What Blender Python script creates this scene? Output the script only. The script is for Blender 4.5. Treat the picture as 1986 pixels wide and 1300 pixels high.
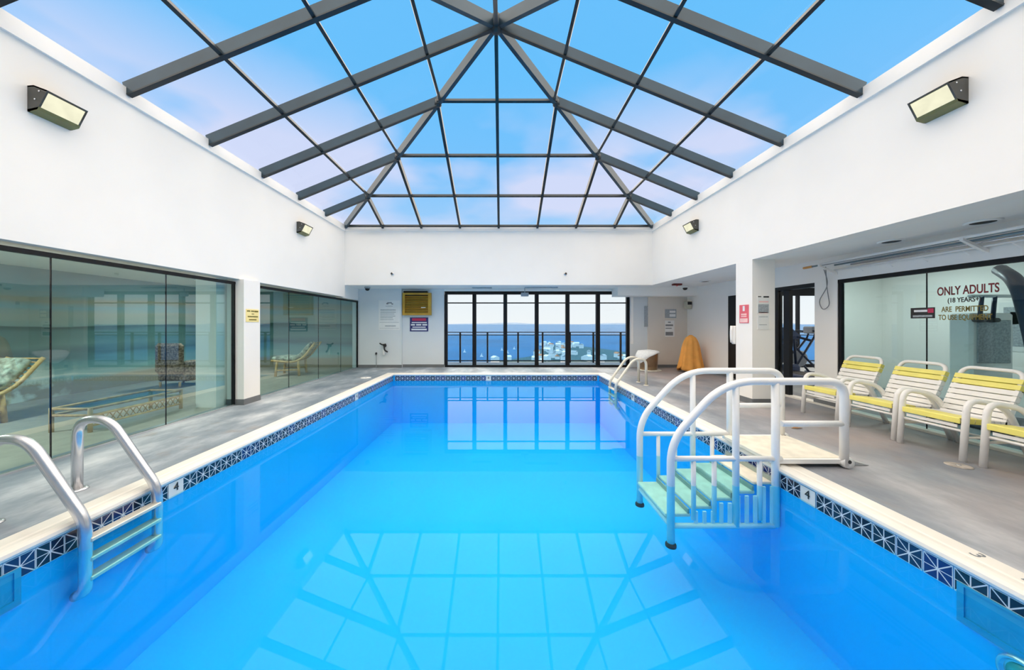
import bpy, math, random
from mathutils import Vector, Matrix
random.seed(7)
SC = bpy.context.scene
COL = SC.collection
for o in list(bpy.data.objects):
    bpy.data.objects.remove(o)

# ------------------------------------------------------------------ camera
FPX = 640.0                      # focal length in pixels of the 1986 wide frame
EYE = 1.40
cam_d = bpy.data.cameras.new('camera')
cam_d.sensor_width = 36.0
cam_d.lens = FPX / 1986.0 * 36.0
cam_d.shift_x = 20.0 / 1986.0
cam_d.shift_y = -22.0 / 1986.0
cam_d.clip_start = 0.05
cam_d.clip_end = 60000
cam = bpy.data.objects.new('camera', cam_d)
COL.objects.link(cam)
cam.location = (0, 0, EYE)
cam.rotation_euler = (math.radians(90), 0, 0)
SC.camera = cam

# ------------------------------------------------------------------ world
world = bpy.data.worlds.new('sky')
SC.world = world
world.use_nodes = True
wn, wl = world.node_tree.nodes, world.node_tree.links
wn.clear()
w_out = wn.new('ShaderNodeOutputWorld')
w_bg = wn.new('ShaderNodeBackground')
w_tc = wn.new('ShaderNodeTexCoord')
w_sep = wn.new('ShaderNodeSeparateXYZ')
w_ramp = wn.new('ShaderNodeValToRGB')
wl.new(w_tc.outputs['Generated'], w_sep.inputs[0])
wl.new(w_sep.outputs['Z'], w_ramp.inputs['Fac'])
cr = w_ramp.color_ramp
cr.elements[0].position = 0.0
cr.elements[0].color = (0.97, 0.985, 1.0, 1)
cr.elements[1].position = 1.0
cr.elements[1].color = (0.14, 0.53, 1.0, 1)
for p, c in ((0.10, (0.90, 0.95, 1.0, 1)), (0.24, (0.40, 0.66, 0.98, 1)), (0.42, (0.20, 0.56, 1.0, 1)), (0.6, (0.15, 0.545, 1.0, 1))):
    e = cr.elements.new(p); e.color = c
w_map = wn.new('ShaderNodeMapping')
w_map.inputs['Scale'].default_value = (1.6, 1.6, 4.0)
w_map.inputs['Location'].default_value = (3.1, 0.4, 0.2)
w_noise = wn.new('ShaderNodeTexNoise')
w_noise.inputs['Scale'].default_value = 1.5
w_noise.inputs['Detail'].default_value = 4.0
w_noise.inputs['Roughness'].default_value = 0.45
wl.new(w_tc.outputs['Generated'], w_map.inputs[0])
wl.new(w_map.outputs[0], w_noise.inputs['Vector'])
w_cr = wn.new('ShaderNodeValToRGB')
w_cr.color_ramp.elements[0].position = 0.47
w_cr.color_ramp.elements[0].color = (0, 0, 0, 1)
w_cr.color_ramp.elements[1].position = 0.63
w_cr.color_ramp.elements[1].color = (0.75, 0.75, 0.75, 1)
w_bank = wn.new('ShaderNodeMath'); w_bank.operation = 'MULTIPLY_ADD'
w_bank.inputs[1].default_value = -0.12
wl.new(w_sep.outputs['X'], w_bank.inputs[0]); wl.new(w_noise.outputs['Fac'], w_bank.inputs[2])
wl.new(w_bank.outputs[0], w_cr.inputs['Fac'])
w_low = wn.new('ShaderNodeMapRange')
w_low.inputs['From Min'].default_value = 0.43
w_low.inputs['From Max'].default_value = 0.58
w_low.inputs['To Min'].default_value = 1.0
w_low.inputs['To Max'].default_value = 0.0
wl.new(w_sep.outputs['Z'], w_low.inputs['Value'])
w_mul = wn.new('ShaderNodeMath'); w_mul.operation = 'MULTIPLY'
wl.new(w_cr.outputs['Color'], w_mul.inputs[0])
wl.new(w_low.outputs[0], w_mul.inputs[1])
w_mix = wn.new('ShaderNodeMixRGB')
w_mix.inputs['Color2'].default_value = (0.80, 0.78, 0.97, 1)
w_hor = wn.new('ShaderNodeMapRange')
w_hor.inputs['From Min'].default_value = 0.08
w_hor.inputs['From Max'].default_value = 0.22
wl.new(w_sep.outputs['Z'], w_hor.inputs['Value'])
w_mul2 = wn.new('ShaderNodeMath'); w_mul2.operation = 'MULTIPLY'
wl.new(w_mul.outputs[0], w_mul2.inputs[0]); wl.new(w_hor.outputs[0], w_mul2.inputs[1])
wl.new(w_mul2.outputs[0], w_mix.inputs['Fac'])
wl.new(w_ramp.outputs['Color'], w_mix.inputs['Color1'])
wl.new(w_mix.outputs[0], w_bg.inputs['Color'])
w_bg.inputs['Strength'].default_value = 1.0
wl.new(w_bg.outputs[0], w_out.inputs['Surface'])

# hazy, very soft sun behind thin cloud
sun_d = bpy.data.lights.new('sun', 'SUN')
sun_d.energy = 9.0
sun_d.angle = math.radians(145)
sun_d.color = (1.0, 0.765, 0.50)
sun = bpy.data.objects.new('sun', sun_d)
COL.objects.link(sun)
sun.rotation_euler = Vector((-0.03, -0.12, -0.99)).to_track_quat('-Z', 'Y').to_euler()

vs = SC.view_settings
vs.view_transform = 'Standard'
vs.look = 'None'
vs.gamma = 1.0
vs.use_curve_mapping = False
vs.exposure = 0.0
SC.cycles.transparent_max_bounces = 16
SC.cycles.max_bounces = 8
SC.cycles.diffuse_bounces = 6
SC.cycles.glossy_bounces = 3
SC.cycles.adaptive_threshold = 0.06
SC.cycles.caustics_reflective = False
SC.cycles.caustics_refractive = False
SC.cycles.sample_clamp_indirect = 6.0

LAMP_W = 0.5                    # watts of each wall lamp

# ------------------------------------------------------------------ materials
def nodes_of(name):
    m = bpy.data.materials.new(name)
    m.use_nodes = True
    n, l = m.node_tree.nodes, m.node_tree.links
    return m, n, l, n['Principled BSDF']

def mat(name, col, rough=0.5, metal=0.0, var=0.06, scale=6.0, bump=0.0, spec=0.5):
    m, n, l, b = nodes_of(name)
    tc = n.new('ShaderNodeTexCoord')
    no = n.new('ShaderNodeTexNoise')
    no.inputs['Scale'].default_value = scale
    no.inputs['Detail'].default_value = 3
    l.new(tc.outputs['Object'], no.inputs['Vector'])
    r = n.new('ShaderNodeValToRGB')
    a = [max(0, c * (1 - var)) for c in col[:3]]
    z = [min(1, c * (1 + var)) for c in col[:3]]
    r.color_ramp.elements[0].position = 0.35
    r.color_ramp.elements[0].color = (*a, 1)
    r.color_ramp.elements[1].position = 0.65
    r.color_ramp.elements[1].color = (*z, 1)
    l.new(no.outputs['Fac'], r.inputs['Fac'])
    l.new(r.outputs['Color'], b.inputs['Base Color'])
    b.inputs['Roughness'].default_value = rough
    b.inputs['Metallic'].default_value = metal
    b.inputs['Specular IOR Level'].default_value = spec
    if bump:
        bp = n.new('ShaderNodeBump')
        bp.inputs['Strength'].default_value = bump
        bp.inputs['Distance'].default_value = 0.01
        l.new(no.outputs['Fac'], bp.inputs['Height'])
        l.new(bp.outputs[0], b.inputs['Normal'])
    return m

def emit(name, col, strength):
    m = bpy.data.materials.new(name); m.use_nodes = True
    n, l = m.node_tree.nodes, m.node_tree.links
    n.clear()
    o = n.new('ShaderNodeOutputMaterial'); e = n.new('ShaderNodeEmission')
    tc = n.new('ShaderNodeTexCoord'); no = n.new('ShaderNodeTexNoise')
    no.inputs['Scale'].default_value = 9
    mr = n.new('ShaderNodeMapRange')
    mr.inputs['To Min'].default_value = strength * 0.85
    mr.inputs['To Max'].default_value = strength * 1.15
    l.new(tc.outputs['Object'], no.inputs['Vector'])
    l.new(no.outputs['Fac'], mr.inputs['Value'])
    l.new(mr.outputs[0], e.inputs['Strength'])
    e.inputs['Color'].default_value = (*col, 1)
    l.new(e.outputs[0], o.inputs['Surface'])
    return m

def glass(name, tint, ior=1.45, rough=0.0, refl=1.0):
    m = bpy.data.materials.new(name); m.use_nodes = True
    n, l = m.node_tree.nodes, m.node_tree.links
    n.clear()
    o = n.new('ShaderNodeOutputMaterial')
    t = n.new('ShaderNodeBsdfTransparent'); t.inputs['Color'].default_value = (*tint, 1)
    g = n.new('ShaderNodeBsdfGlossy'); g.inputs['Roughness'].default_value = rough
    g.inputs['Color'].default_value = (refl, refl, refl, 1)
    f = n.new('ShaderNodeFresnel'); f.inputs['IOR'].default_value = ior
    geo = n.new('ShaderNodeNewGeometry')
    inv = n.new('ShaderNodeMath'); inv.operation = 'SUBTRACT'; inv.inputs[0].default_value = 1.0
    l.new(geo.outputs['Backfacing'], inv.inputs[1])
    ml = n.new('ShaderNodeMath'); ml.operation = 'MULTIPLY'
    l.new(f.outputs[0], ml.inputs[0]); l.new(inv.outputs[0], ml.inputs[1])
    mx = n.new('ShaderNodeMixShader')
    l.new(ml.outputs[0], mx.inputs[0])
    l.new(t.outputs[0], mx.inputs[1]); l.new(g.outputs[0], mx.inputs[2])
    l.new(mx.outputs[0], o.inputs['Surface'])
    return m

M = {}
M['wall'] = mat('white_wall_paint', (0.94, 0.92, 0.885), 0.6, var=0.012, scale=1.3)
M['trimw'] = mat('white_trim_paint', (0.95, 0.93, 0.90), 0.5, var=0.01)
M['ceil'] = mat('soffit_paint', (0.92, 0.92, 0.90), 0.7, var=0.015, scale=2)
M['backwall'] = mat('shade_tinted_wall_paint', (0.72, 0.77, 0.80), 0.6, var=0.015, scale=1.3)  # shade under the far beam put into a darker, bluer wall colour
M['beige'] = mat('beige_wall_paint', (0.74, 0.69, 0.62), 0.6, var=0.02, scale=1.5)
M['base'] = mat('grey_cove_base', (0.16, 0.17, 0.18), 0.6)
M['black'] = mat('black_anodised_aluminium', (0.004, 0.005, 0.007), 0.45, spec=0.3)
M['bronze'] = mat('dark_skylight_metal', (0.014, 0.024, 0.032), 0.35, metal=0.2, var=0.15, scale=2)
M['web'] = mat('blue_grey_rafter_metal', (0.022, 0.052, 0.078), 0.4, metal=0.2, var=0.15, scale=2)
M['steel'] = mat('brushed_steel', (0.74, 0.74, 0.76), 0.26, metal=0.85, var=0.05)
M['oldsteel'] = mat('cream_painted_steel', (0.72, 0.69, 0.60), 0.35, metal=0.3, var=0.08)
M['pvc'] = mat('white_plastic_tube', (0.92, 0.91, 0.89), 0.35, var=0.02)
M['tread'] = mat('cream_step_tread', (0.84, 0.78, 0.66), 0.6, var=0.08, scale=9)
M['strapw'] = mat('white_vinyl_strap', (0.92, 0.91, 0.9), 0.45, var=0.02)
M['strapy'] = mat('yellow_vinyl_strap', (0.95, 0.86, 0.22), 0.45, var=0.05)
M['cope'] = mat('cream_coping_stone', (0.86, 0.82, 0.75), 0.5, var=0.05, scale=3, bump=0.05)
M['rubber'] = mat('dark_rubber', (0.03, 0.03, 0.032), 0.7)
M['lampbody'] = mat('charcoal_lamp_housing', (0.07, 0.07, 0.062), 0.5, var=0.1)
M['lens'] = emit('lit_lamp_lens', (1.0, 0.98, 0.72), 0.92)
M['yellowvent'] = mat('mustard_enamel', (0.56, 0.32, 0.035), 0.45, var=0.12, scale=4)
M['dark'] = mat('dark_recess', (0.05, 0.04, 0.02), 0.8)
M['navy'] = mat('navy_sign_print', (0.02, 0.025, 0.16), 0.4)
M['red'] = mat('red_sign_print', (0.55, 0.03, 0.10), 0.4)
M['redsign'] = mat('coral_red_sign_print', (0.80, 0.14, 0.18), 0.4)
M['pink'] = mat('pale_pink_print', (0.95, 0.62, 0.60), 0.4)
M['paper'] = mat('white_notice_paper', (0.86, 0.87, 0.86), 0.6, var=0.02)
M['greypaper'] = mat('grey_notice_print', (0.38, 0.42, 0.45), 0.6, var=0.2, scale=40)
M['ink'] = mat('grey_ink', (0.22, 0.24, 0.26), 0.6)
M['blackink'] = mat('black_ink', (0.02, 0.02, 0.02), 0.5)
M['olive'] = mat('olive_ink', (0.20, 0.16, 0.03), 0.5)
M['yellownote'] = mat('yellow_notice_card', (0.95, 0.80, 0.35), 0.6, var=0.04)
M['whiteprint'] = mat('white_print', (0.8, 0.82, 0.86), 0.5)
M['orange'] = mat('orange_towelling', (0.90, 0.42, 0.10), 0.9, var=0.07, scale=6, bump=0.1)
M['towel'] = mat('white_towelling', (0.85, 0.88, 0.9), 0.9, var=0.05, scale=20, bump=0.3)
M['bin'] = mat('bronzed_metal_bin', (0.36, 0.25, 0.16), 0.28, metal=0.8, var=0.2, scale=3)
M['wood'] = mat('pale_bamboo_wood', (0.72, 0.46, 0.20), 0.45, var=0.2, scale=10)
M['wicker'] = mat('brown_wicker', (0.42, 0.26, 0.12), 0.7, var=0.5, scale=60, bump=0.5)
M['cushion'] = mat('leaf_print_cushion', (0.40, 0.45, 0.38), 0.9, var=0.6, scale=11)
M['fabric'] = mat('palm_print_fabric', (0.30, 0.22, 0.17), 0.9, var=0.55, scale=26)
M['gymmetal'] = mat('dark_navy_gym_frame', (0.02, 0.035, 0.07), 0.4, metal=0.2)
M['gymblue'] = mat('navy_treadmill_shell', (0.03, 0.06, 0.15), 0.4)
M['gymgrey'] = mat('grey_gym_plastic', (0.35, 0.38, 0.42), 0.5)
M['cable'] = mat('grey_cable', (0.25, 0.26, 0.27), 0.6)
M['orangegrip'] = mat('orange_pole_grip', (0.75, 0.38, 0.12), 0.6)
M['slatepole'] = mat('slate_blue_pole', (0.22, 0.30, 0.34), 0.35, metal=0.4)
M['pane'] = glass('skylight_glass', (0.985, 0.99, 0.99), 1.12)
M['winpane'] = glass('clear_window_glass', (0.96, 0.98, 0.98), 1.3)
M['gympane'] = glass('pale_gym_glass', (0.80, 0.93, 0.95), 1.55)
M['loungepane'] = glass('green_tinted_glass', (0.74, 0.88, 0.88), 2.0)
M['railpane'] = glass('blue_railing_glass', (0.62, 0.82, 0.95), 1.15)
M['water'] = glass('pool_water_surface', (0.62, 0.94, 0.985), 1.34, refl=0.32)
M['poolpaint'] = mat('blue_pool_plaster', (0.0, 0.51, 1.0), 0.7, var=0.03, scale=0.8)
M['terrace'] = mat('balcony_concrete', (0.10, 0.14, 0.20), 0.8, var=0.1)
M['gymfloor'] = mat('grey_gym_floor', (0.33, 0.35, 0.37), 0.7, var=0.1)
M['loungefloor'] = mat('tan_lounge_floor', (0.42, 0.38, 0.31), 0.45, var=0.08)
M['land'] = mat('hazy_far_land', (0.16, 0.24, 0.36), 0.9, var=0.1, scale=0.001)
M['townw'] = mat('pale_town_render', (0.80, 0.82, 0.86), 0.8, var=0.08)
M['townr'] = mat('terracotta_town_roof', (0.50, 0.22, 0.12), 0.8, var=0.2)
M['towng'] = mat('slate_town_roof', (0.34, 0.38, 0.44), 0.8, var=0.2)
M['trees'] = mat('blue_green_foliage', (0.02, 0.08, 0.11), 0.9, var=0.5, scale=0.4)

def deck_material():
    m, n, l, b = nodes_of('painted_concrete_deck')
    tc = n.new('ShaderNodeTexCoord')
    sep = n.new('ShaderNodeSeparateXYZ'); l.new(tc.outputs['Object'], sep.inputs[0])
    n1 = n.new('ShaderNodeTexNoise'); n1.inputs['Scale'].default_value = 0.9; n1.inputs['Detail'].default_value = 6; n1.inputs['Roughness'].default_value = 0.62
    mp = n.new('ShaderNodeMapping'); mp.inputs['Scale'].default_value = (1.6, 0.8, 1.0)
    l.new(tc.outputs['Object'], mp.inputs[0]); l.new(mp.outputs[0], n1.inputs['Vector'])
    r1 = n.new('ShaderNodeValToRGB')
    r1.color_ramp.elements[0].position = 0.36; r1.color_ramp.elements[0].color = (0.17, 0.215, 0.265, 1)
    r1.color_ramp.elements[1].position = 0.66; r1.color_ramp.elements[1].color = (0.62, 0.65, 0.69, 1)
    e = r1.color_ramp.elements.new(0.5); e.color = (0.30, 0.345, 0.40, 1)
    l.new(n1.outputs['Fac'], r1.inputs['Fac'])
    # warmer worn paint on the sun-chair side
    n2 = n.new('ShaderNodeTexNoise'); n2.inputs['Scale'].default_value = 0.95; n2.inputs['Detail'].default_value = 6
    l.new(tc.outputs['Object'], n2.inputs['Vector'])
    r2 = n.new('ShaderNodeValToRGB')
    r2.color_ramp.elements[0].position = 0.36; r2.color_ramp.elements[0].color = (0.20, 0.21, 0.24, 1)
    r2.color_ramp.elements[1].position = 0.64; r2.color_ramp.elements[1].color = (0.42, 0.33, 0.30, 1)
    l.new(n2.outputs['Fac'], r2.inputs['Fac'])
    mr = n.new('ShaderNodeMapRange')
    mr.inputs['From Min'].default_value = 1.5; mr.inputs['From Max'].default_value = 4.2
    mr.inputs['To Max'].default_value = 0.85
    l.new(sep.outputs['X'], mr.inputs['Value'])
    mx = n.new('ShaderNodeMixRGB'); l.new(mr.outputs[0], mx.inputs['Fac'])
    l.new(r1.outputs['Color'], mx.inputs['Color1']); l.new(r2.outputs['Color'], mx.inputs['Color2'])
    # brown rust and drip stains
    n3 = n.new('ShaderNodeTexNoise'); n3.inputs['Scale'].default_value = 2.3; n3.inputs['Detail'].default_value = 7
    l.new(tc.outputs['Object'], n3.inputs['Vector'])
    r3 = n.new('ShaderNodeValToRGB')
    r3.color_ramp.elements[0].position = 0.62; r3.color_ramp.elements[0].color = (0, 0, 0, 1)
    r3.color_ramp.elements[1].position = 0.72; r3.color_ramp.elements[1].color = (0.45, 0.45, 0.45, 1)
    l.new(n3.outputs['Fac'], r3.inputs['Fac'])
    mx2 = n.new('ShaderNodeMixRGB'); mx2.inputs['Color2'].default_value = (0.30, 0.23, 0.18, 1)
    l.new(r3.outputs['Color'], mx2.inputs['Fac']); l.new(mx.outputs[0], mx2.inputs['Color1'])
    l.new(mx2.outputs[0], b.inputs['Base Color'])
    b.inputs['Roughness'].default_value = 0.5
    return m
M['deck'] = deck_material()

def tile_material():
    m, n, l, b = nodes_of('star_print_pool_tile')
    tc = n.new('ShaderNodeTexCoord')
    sep = n.new('ShaderNodeSeparateXYZ'); l.new(tc.outputs['Object'], sep.inputs[0])
    def mth(op, a, bb=None):
        k = n.new('ShaderNodeMath'); k.operation = op
        for i, v in enumerate((a, bb)):
            if v is None: continue
            if isinstance(v, (int, float)): k.inputs[i].default_value = v
            else: l.new(v, k.inputs[i])
        return k.outputs[0]
    x, z = sep.outputs['X'], sep.outputs['Z']
    ax, az = mth('ABSOLUTE', x), mth('ABSOLUTE', z)
    d1 = mth('MULTIPLY', mth('ABSOLUTE', mth('SUBTRACT', x, z)), 0.707)
    d2 = mth('MULTIPLY', mth('ABSOLUTE', mth('ADD', x, z)), 0.707)
    star = mth('MINIMUM', mth('MINIMUM', mth('MULTIPLY', ax, 1.0), mth('MULTIPLY', az, 1.35)), mth('MINIMUM', d1, d2))
    edge = mth('SUBTRACT', 0.0685, mth('MAXIMUM', ax, az))
    octo = mth('ABSOLUTE', mth('SUBTRACT', mth('ADD', ax, az), 0.062))
    dist = mth('MINIMUM', star, edge)
    line = mth('LESS_THAN', dist, 0.0032)
    oi = n.new('ShaderNodeObjectInfo')
    rr = n.new('ShaderNodeValToRGB')
    rr.color_ramp.elements[0].color = (0.006, 0.010, 0.035, 1)
    rr.color_ramp.elements[1].color = (0.012, 0.03, 0.20, 1)
    e = rr.color_ramp.elements.new(0.55); e.color = (0.012, 0.035, 0.07, 1)
    l.new(oi.outputs['Random'], rr.inputs['Fac'])
    mx = n.new('ShaderNodeMixRGB'); mx.inputs['Color2'].default_value = (0.72, 0.75, 0.78, 1)
    l.new(line, mx.inputs['Fac']); l.new(rr.outputs['Color'], mx.inputs['Color1'])
    l.new(mx.outputs[0], b.inputs['Base Color'])
    b.inputs['Roughness'].default_value = 0.22
    return m
M['tile'] = tile_material()

def mural_material():
    """painted seascape: hazy sky, brown cloud streaks, dark islands, sea, surf and sand"""
    m, n, l, b = nodes_of('painted_seascape_mural')
    tc = n.new('ShaderNodeTexCoord')
    geo = n.new('ShaderNodeNewGeometry')
    sep = n.new('ShaderNodeSeparateXYZ'); l.new(geo.outputs['Position'], sep.inputs[0])
    r = n.new('ShaderNodeValToRGB')
    mr = n.new('ShaderNodeMapRange'); mr.inputs['From Min'].default_value = 0.0; mr.inputs['From Max'].default_value = 2.5
    no = n.new('ShaderNodeTexNoise'); no.inputs['Scale'].default_value = 1.0; no.inputs['Detail'].default_value = 5
    mp = n.new('ShaderNodeMapping'); mp.inputs['Scale'].default_value = (0.5, 0.5, 5.0)
    l.new(geo.outputs['Position'], mp.inputs[0]); l.new(mp.outputs[0], no.inputs['Vector'])
    wob = n.new('ShaderNodeMapRange'); wob.inputs['To Min'].default_value = -0.22; wob.inputs['To Max'].default_value = 0.22
    l.new(no.outputs['Fac'], wob.inputs['Value'])
    ad = n.new('ShaderNodeMath'); ad.operation = 'ADD'
    l.new(sep.outputs['Z'], ad.inputs[0]); l.new(wob.outputs[0], ad.inputs[1])
    l.new(ad.outputs[0], mr.inputs['Value']); l.new(mr.outputs[0], r.inputs['Fac'])
    cr = r.color_ramp
    stops = [(0.0, (0.40, 0.34, 0.26)), (0.10, (0.42, 0.38, 0.30)), (0.16, (0.30, 0.52, 0.54)), (0.26, (0.16, 0.36, 0.42)),
             (0.33, (0.10, 0.20, 0.24)), (0.40, (0.16, 0.30, 0.30)), (0.50, (0.10, 0.22, 0.22)), (0.545, (0.05, 0.11, 0.11)),
             (0.56, (0.24, 0.36, 0.34)), (0.64, (0.38, 0.42, 0.36)), (0.70, (0.28, 0.44, 0.50)), (0.76, (0.42, 0.38, 0.28)), (0.82, (0.26, 0.42, 0.46)), (1.0, (0.30, 0.44, 0.46))]
    cr.elements[0].position, cr.elements[0].color = stops[0][0], (*stops[0][1], 1)
    cr.elements[1].position, cr.elements[1].color = stops[-1][0], (*stops[-1][1], 1)
    for p, c in stops[1:-1]:
        e = cr.elements.new(p); e.color = (*c, 1)
    # surf
    n2 = n.new('ShaderNodeTexNoise'); n2.inputs['Scale'].default_value = 3.5; n2.inputs['Detail'].default_value = 7
    l.new(geo.outputs['Position'], n2.inputs['Vector'])
    rs = n.new('ShaderNodeValToRGB')
    rs.color_ramp.elements[0].position = 0.48; rs.color_ramp.elements[0].color = (0, 0, 0, 1)
    rs.color_ramp.elements[1].position = 0.6; rs.color_ramp.elements[1].color = (1, 1, 1, 1)
    l.new(n2.outputs['Fac'], rs.inputs['Fac'])
    zb = n.new('ShaderNodeMapRange'); zb.inputs['From Min'].default_value = 0.75; zb.inputs['From Max'].default_value = 0.55
    l.new(sep.outputs['Z'], zb.inputs['Value'])
    yb = n.new('ShaderNodeMapRange'); yb.inputs['From Min'].default_value = 6.8; yb.inputs['From Max'].default_value = 6.0
    l.new(sep.outputs['Y'], yb.inputs['Value'])
    k1 = n.new('ShaderNodeMath'); k1.operation = 'MULTIPLY'
    k2 = n.new('ShaderNodeMath'); k2.operation = 'MULTIPLY'
    l.new(rs.outputs['Color'], k1.inputs[0]); l.new(zb.outputs[0], k1.inputs[1])
    l.new(k1.outputs[0], k2.inputs[0]); l.new(yb.outputs[0], k2.inputs[1])
    mx = n.new('ShaderNodeMixRGB'); mx.inputs['Color2'].default_value = (0.72, 0.80, 0.76, 1)
    l.new(k2.outputs[0], mx.inputs['Fac']); l.new(r.outputs['Color'], mx.inputs['Color1'])
    l.new(mx.outputs[0], b.inputs['Base Color'])
    b.inputs['Roughness'].default_value = 0.75
    return m
M['mural'] = mural_material()

def sea_material():
    m, n, l, b = nodes_of('open_sea')
    geo = n.new('ShaderNodeNewGeometry')
    sep = n.new('ShaderNodeSeparateXYZ'); l.new(geo.outputs['Position'], sep.inputs[0])
    no = n.new('ShaderNodeTexNoise'); no.inputs['Scale'].default_value = 0.004; no.inputs['Detail'].default_value = 5
    l.new(geo.outputs['Position'], no.inputs['Vector'])
    r = n.new('ShaderNodeValToRGB')
    r.color_ramp.elements[0].position = 0.3; r.color_ramp.elements[0].color = (0.0, 0.075, 0.21, 1)
    r.color_ramp.elements[1].position = 0.7; r.color_ramp.elements[1].color = (0.0, 0.12, 0.32, 1)
    l.new(no.outputs['Fac'], r.inputs['Fac'])
    l.new(r.outputs['Color'], b.inputs['Base Color'])
    b.inputs['Roughness'].default_value = 0.6
    b.inputs['Specular IOR Level'].default_value = 0.15
    return m
M['sea'] = sea_material()

# ------------------------------------------------------------------ geometry helpers
WL = {}                                    # world location of each object (no rotated parents are used)

def _finish(o, parent, center):
    if parent is not None:
        o.parent = parent
        o.location = Vector(center) - WL[parent]
    else:
        o.location = center
    WL[o] = Vector(center)
    COL.objects.link(o)
    return o

def thing(name, label, cat, loc, group=None):
    o = bpy.data.objects.new(name, None)
    o.empty_display_size = 0.1
    _finish(o, None, Vector(loc))
    o['label'] = label; o['category'] = cat
    if group: o['group'] = group
    return o

def tag(o, label=None, cat=None, group=None, kind=None):
    if label: o['label'] = label
    if cat: o['category'] = cat
    if group: o['group'] = group
    if kind: o['kind'] = kind
    return o

class MB:
    def __init__(self):
        self.v, self.f, self.sm = [], [], []
    def add(self, verts, faces, smooth=False):
        k = len(self.v)
        self.v += [Vector(p) for p in verts]
        self.f += [tuple(i + k for i in q) for q in faces]
        self.sm += [smooth] * len(faces)
        return self
    def box(self, x0, x1, y0, y1, z0, z1):
        v = [(x, y, z) for x in (x0, x1) for y in (y0, y1) for z in (z0, z1)]
        return self.add(v, [(0, 1, 3, 2), (4, 6, 7, 5), (0, 4, 5, 1), (2, 3, 7, 6), (0, 2, 6, 4), (1, 5, 7, 3)])
    def bevbox(self, x0, x1, y0, y1, z0, z1, r=0.01):
        """box with chamfered vertical and top edges"""
        def ring(z, i):
            return [(x0 + i, y0 + r, z), (x0 + r, y0 + i, z), (x1 - r, y0 + i, z), (x1 - i, y0 + r, z),
                    (x1 - i, y1 - r, z), (x1 - r, y1 - i, z), (x0 + r, y1 - i, z), (x0 + i, y1 - r, z)]
        v = ring(z0, r) + ring(z0 + r, 0) + ring(z1 - r, 0) + ring(z1, r)
        f = [tuple(range(7, -1, -1)), tuple(range(24, 32))]
        for k in range(3):
            for i in range(8):
                j = (i + 1) % 8
                f.append((k * 8 + i, k * 8 + j, k * 8 + 8 + j, k * 8 + 8 + i))
        return self.add(v, f)
    def bar(self, p, q, w, h, up=(0, 0, 1), drop=0.0):
        """rectangular bar p-q; w across, h along 'up'; its top lies at the line minus drop"""
        p, q, up = Vector(p), Vector(q), Vector(up).normalized()
        d = (q - p).normalized()
        s = d.cross(up).normalized(); u = s.cross(d).normalized()
        v = []
        for c in (p, q):
            for a, b_ in ((-1, 0), (1, 0), (1, -1), (-1, -1)):
                v.append(c + s * (a * w / 2) + u * (b_ * h - drop))
        return self.add(v, [(0, 1, 2, 3), (7, 6, 5, 4), (0, 4, 5, 1), (1, 5, 6, 2), (2, 6, 7, 3), (3, 7, 4, 0)])
    def tube(self, pts, r, n=10, cap=True, flat=None):
        """round tube along pts; flat=(a,b) gives an oval"""
        pts = [Vector(p) for p in pts]
        k = len(pts)
        t = []
        for i in range(k):
            a = pts[max(i - 1, 0)]; b_ = pts[min(i + 1, k - 1)]
            t.append((b_ - a).normalized())
        ref = Vector((0, 0, 1)) if abs(t[0].z) < 0.9 else Vector((0, 1, 0))
        s = t[0].cross(ref).normalized()
        v = []
        rr = r if isinstance(r, (list, tuple)) else [r] * k
        for i in range(k):
            s = (s - t[i] * s.dot(t[i])).normalized()
            u = t[i].cross(s)
            for j in range(n):
                a = 2 * math.pi * j / n
                v.append(pts[i] + (s * math.cos(a) + u * math.sin(a)) * rr[i])
        f = []
        for i in range(k - 1):
            for j in range(n):
                m_ = (j + 1) % n
                f.append((i * n + j, i * n + m_, (i + 1) * n + m_, (i + 1) * n + j))
        self.add(v, f, True)
        if cap:
            self.add(v[:n], [tuple(range(n - 1, -1, -1))]); self.add(v[-n:], [tuple(range(n))])
        return self
    def lathe(self, prof, c=(0, 0, 0), n=20, axis='Z'):
        c = Vector(c); v = []
        for r, z in prof:
            for j in range(n):
                a = 2 * math.pi * j / n
                p = (r * math.cos(a), r * math.sin(a), z)
                if axis == 'X': p = (p[2], p[0], p[1])
                if axis == 'Y': p = (p[0], p[2], p[1])
                v.append(c + Vector(p))
        f = []
        for i in range(len(prof) - 1):
            for j in range(n):
                m_ = (j + 1) % n
                f.append((i * n + j, i * n + m_, (i + 1) * n + m_, (i + 1) * n + j))
        self.add(v, f, True)
        self.add(v[:n], [tuple(range(n - 1, -1, -1))]); self.add(v[-n:], [tuple(range(n))])
        return self
    def prism(self, poly, d):
        """poly: 3-D outline, extruded by vector d"""
        poly = [Vector(p) for p in poly]; d = Vector(d); n = len(poly)
        v = poly + [p + d for p in poly]
        f = [tuple(range(n - 1, -1, -1)), tuple(range(n, 2 * n))]
        for i in range(n):
            j = (i + 1) % n
            f.append((i, j, n + j, n + i))
        return self.add(v, f)
    def mesh(self, name, mats, center):
        me = bpy.data.meshes.new(name)
        me.from_pydata([p - center for p in self.v], [], self.f)
        me.materials.append(mats)
        me.polygons.foreach_set('use_smooth', self.sm)
        me.validate(); me.update()
        import bmesh
        bm = bmesh.new(); bm.from_mesh(me)
        bmesh.ops.remove_doubles(bm, verts=bm.verts, dist=1e-5)
        bmesh.ops.recalc_face_normals(bm, faces=bm.faces)
        bm.to_mesh(me); bm.free()
        return me
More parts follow.
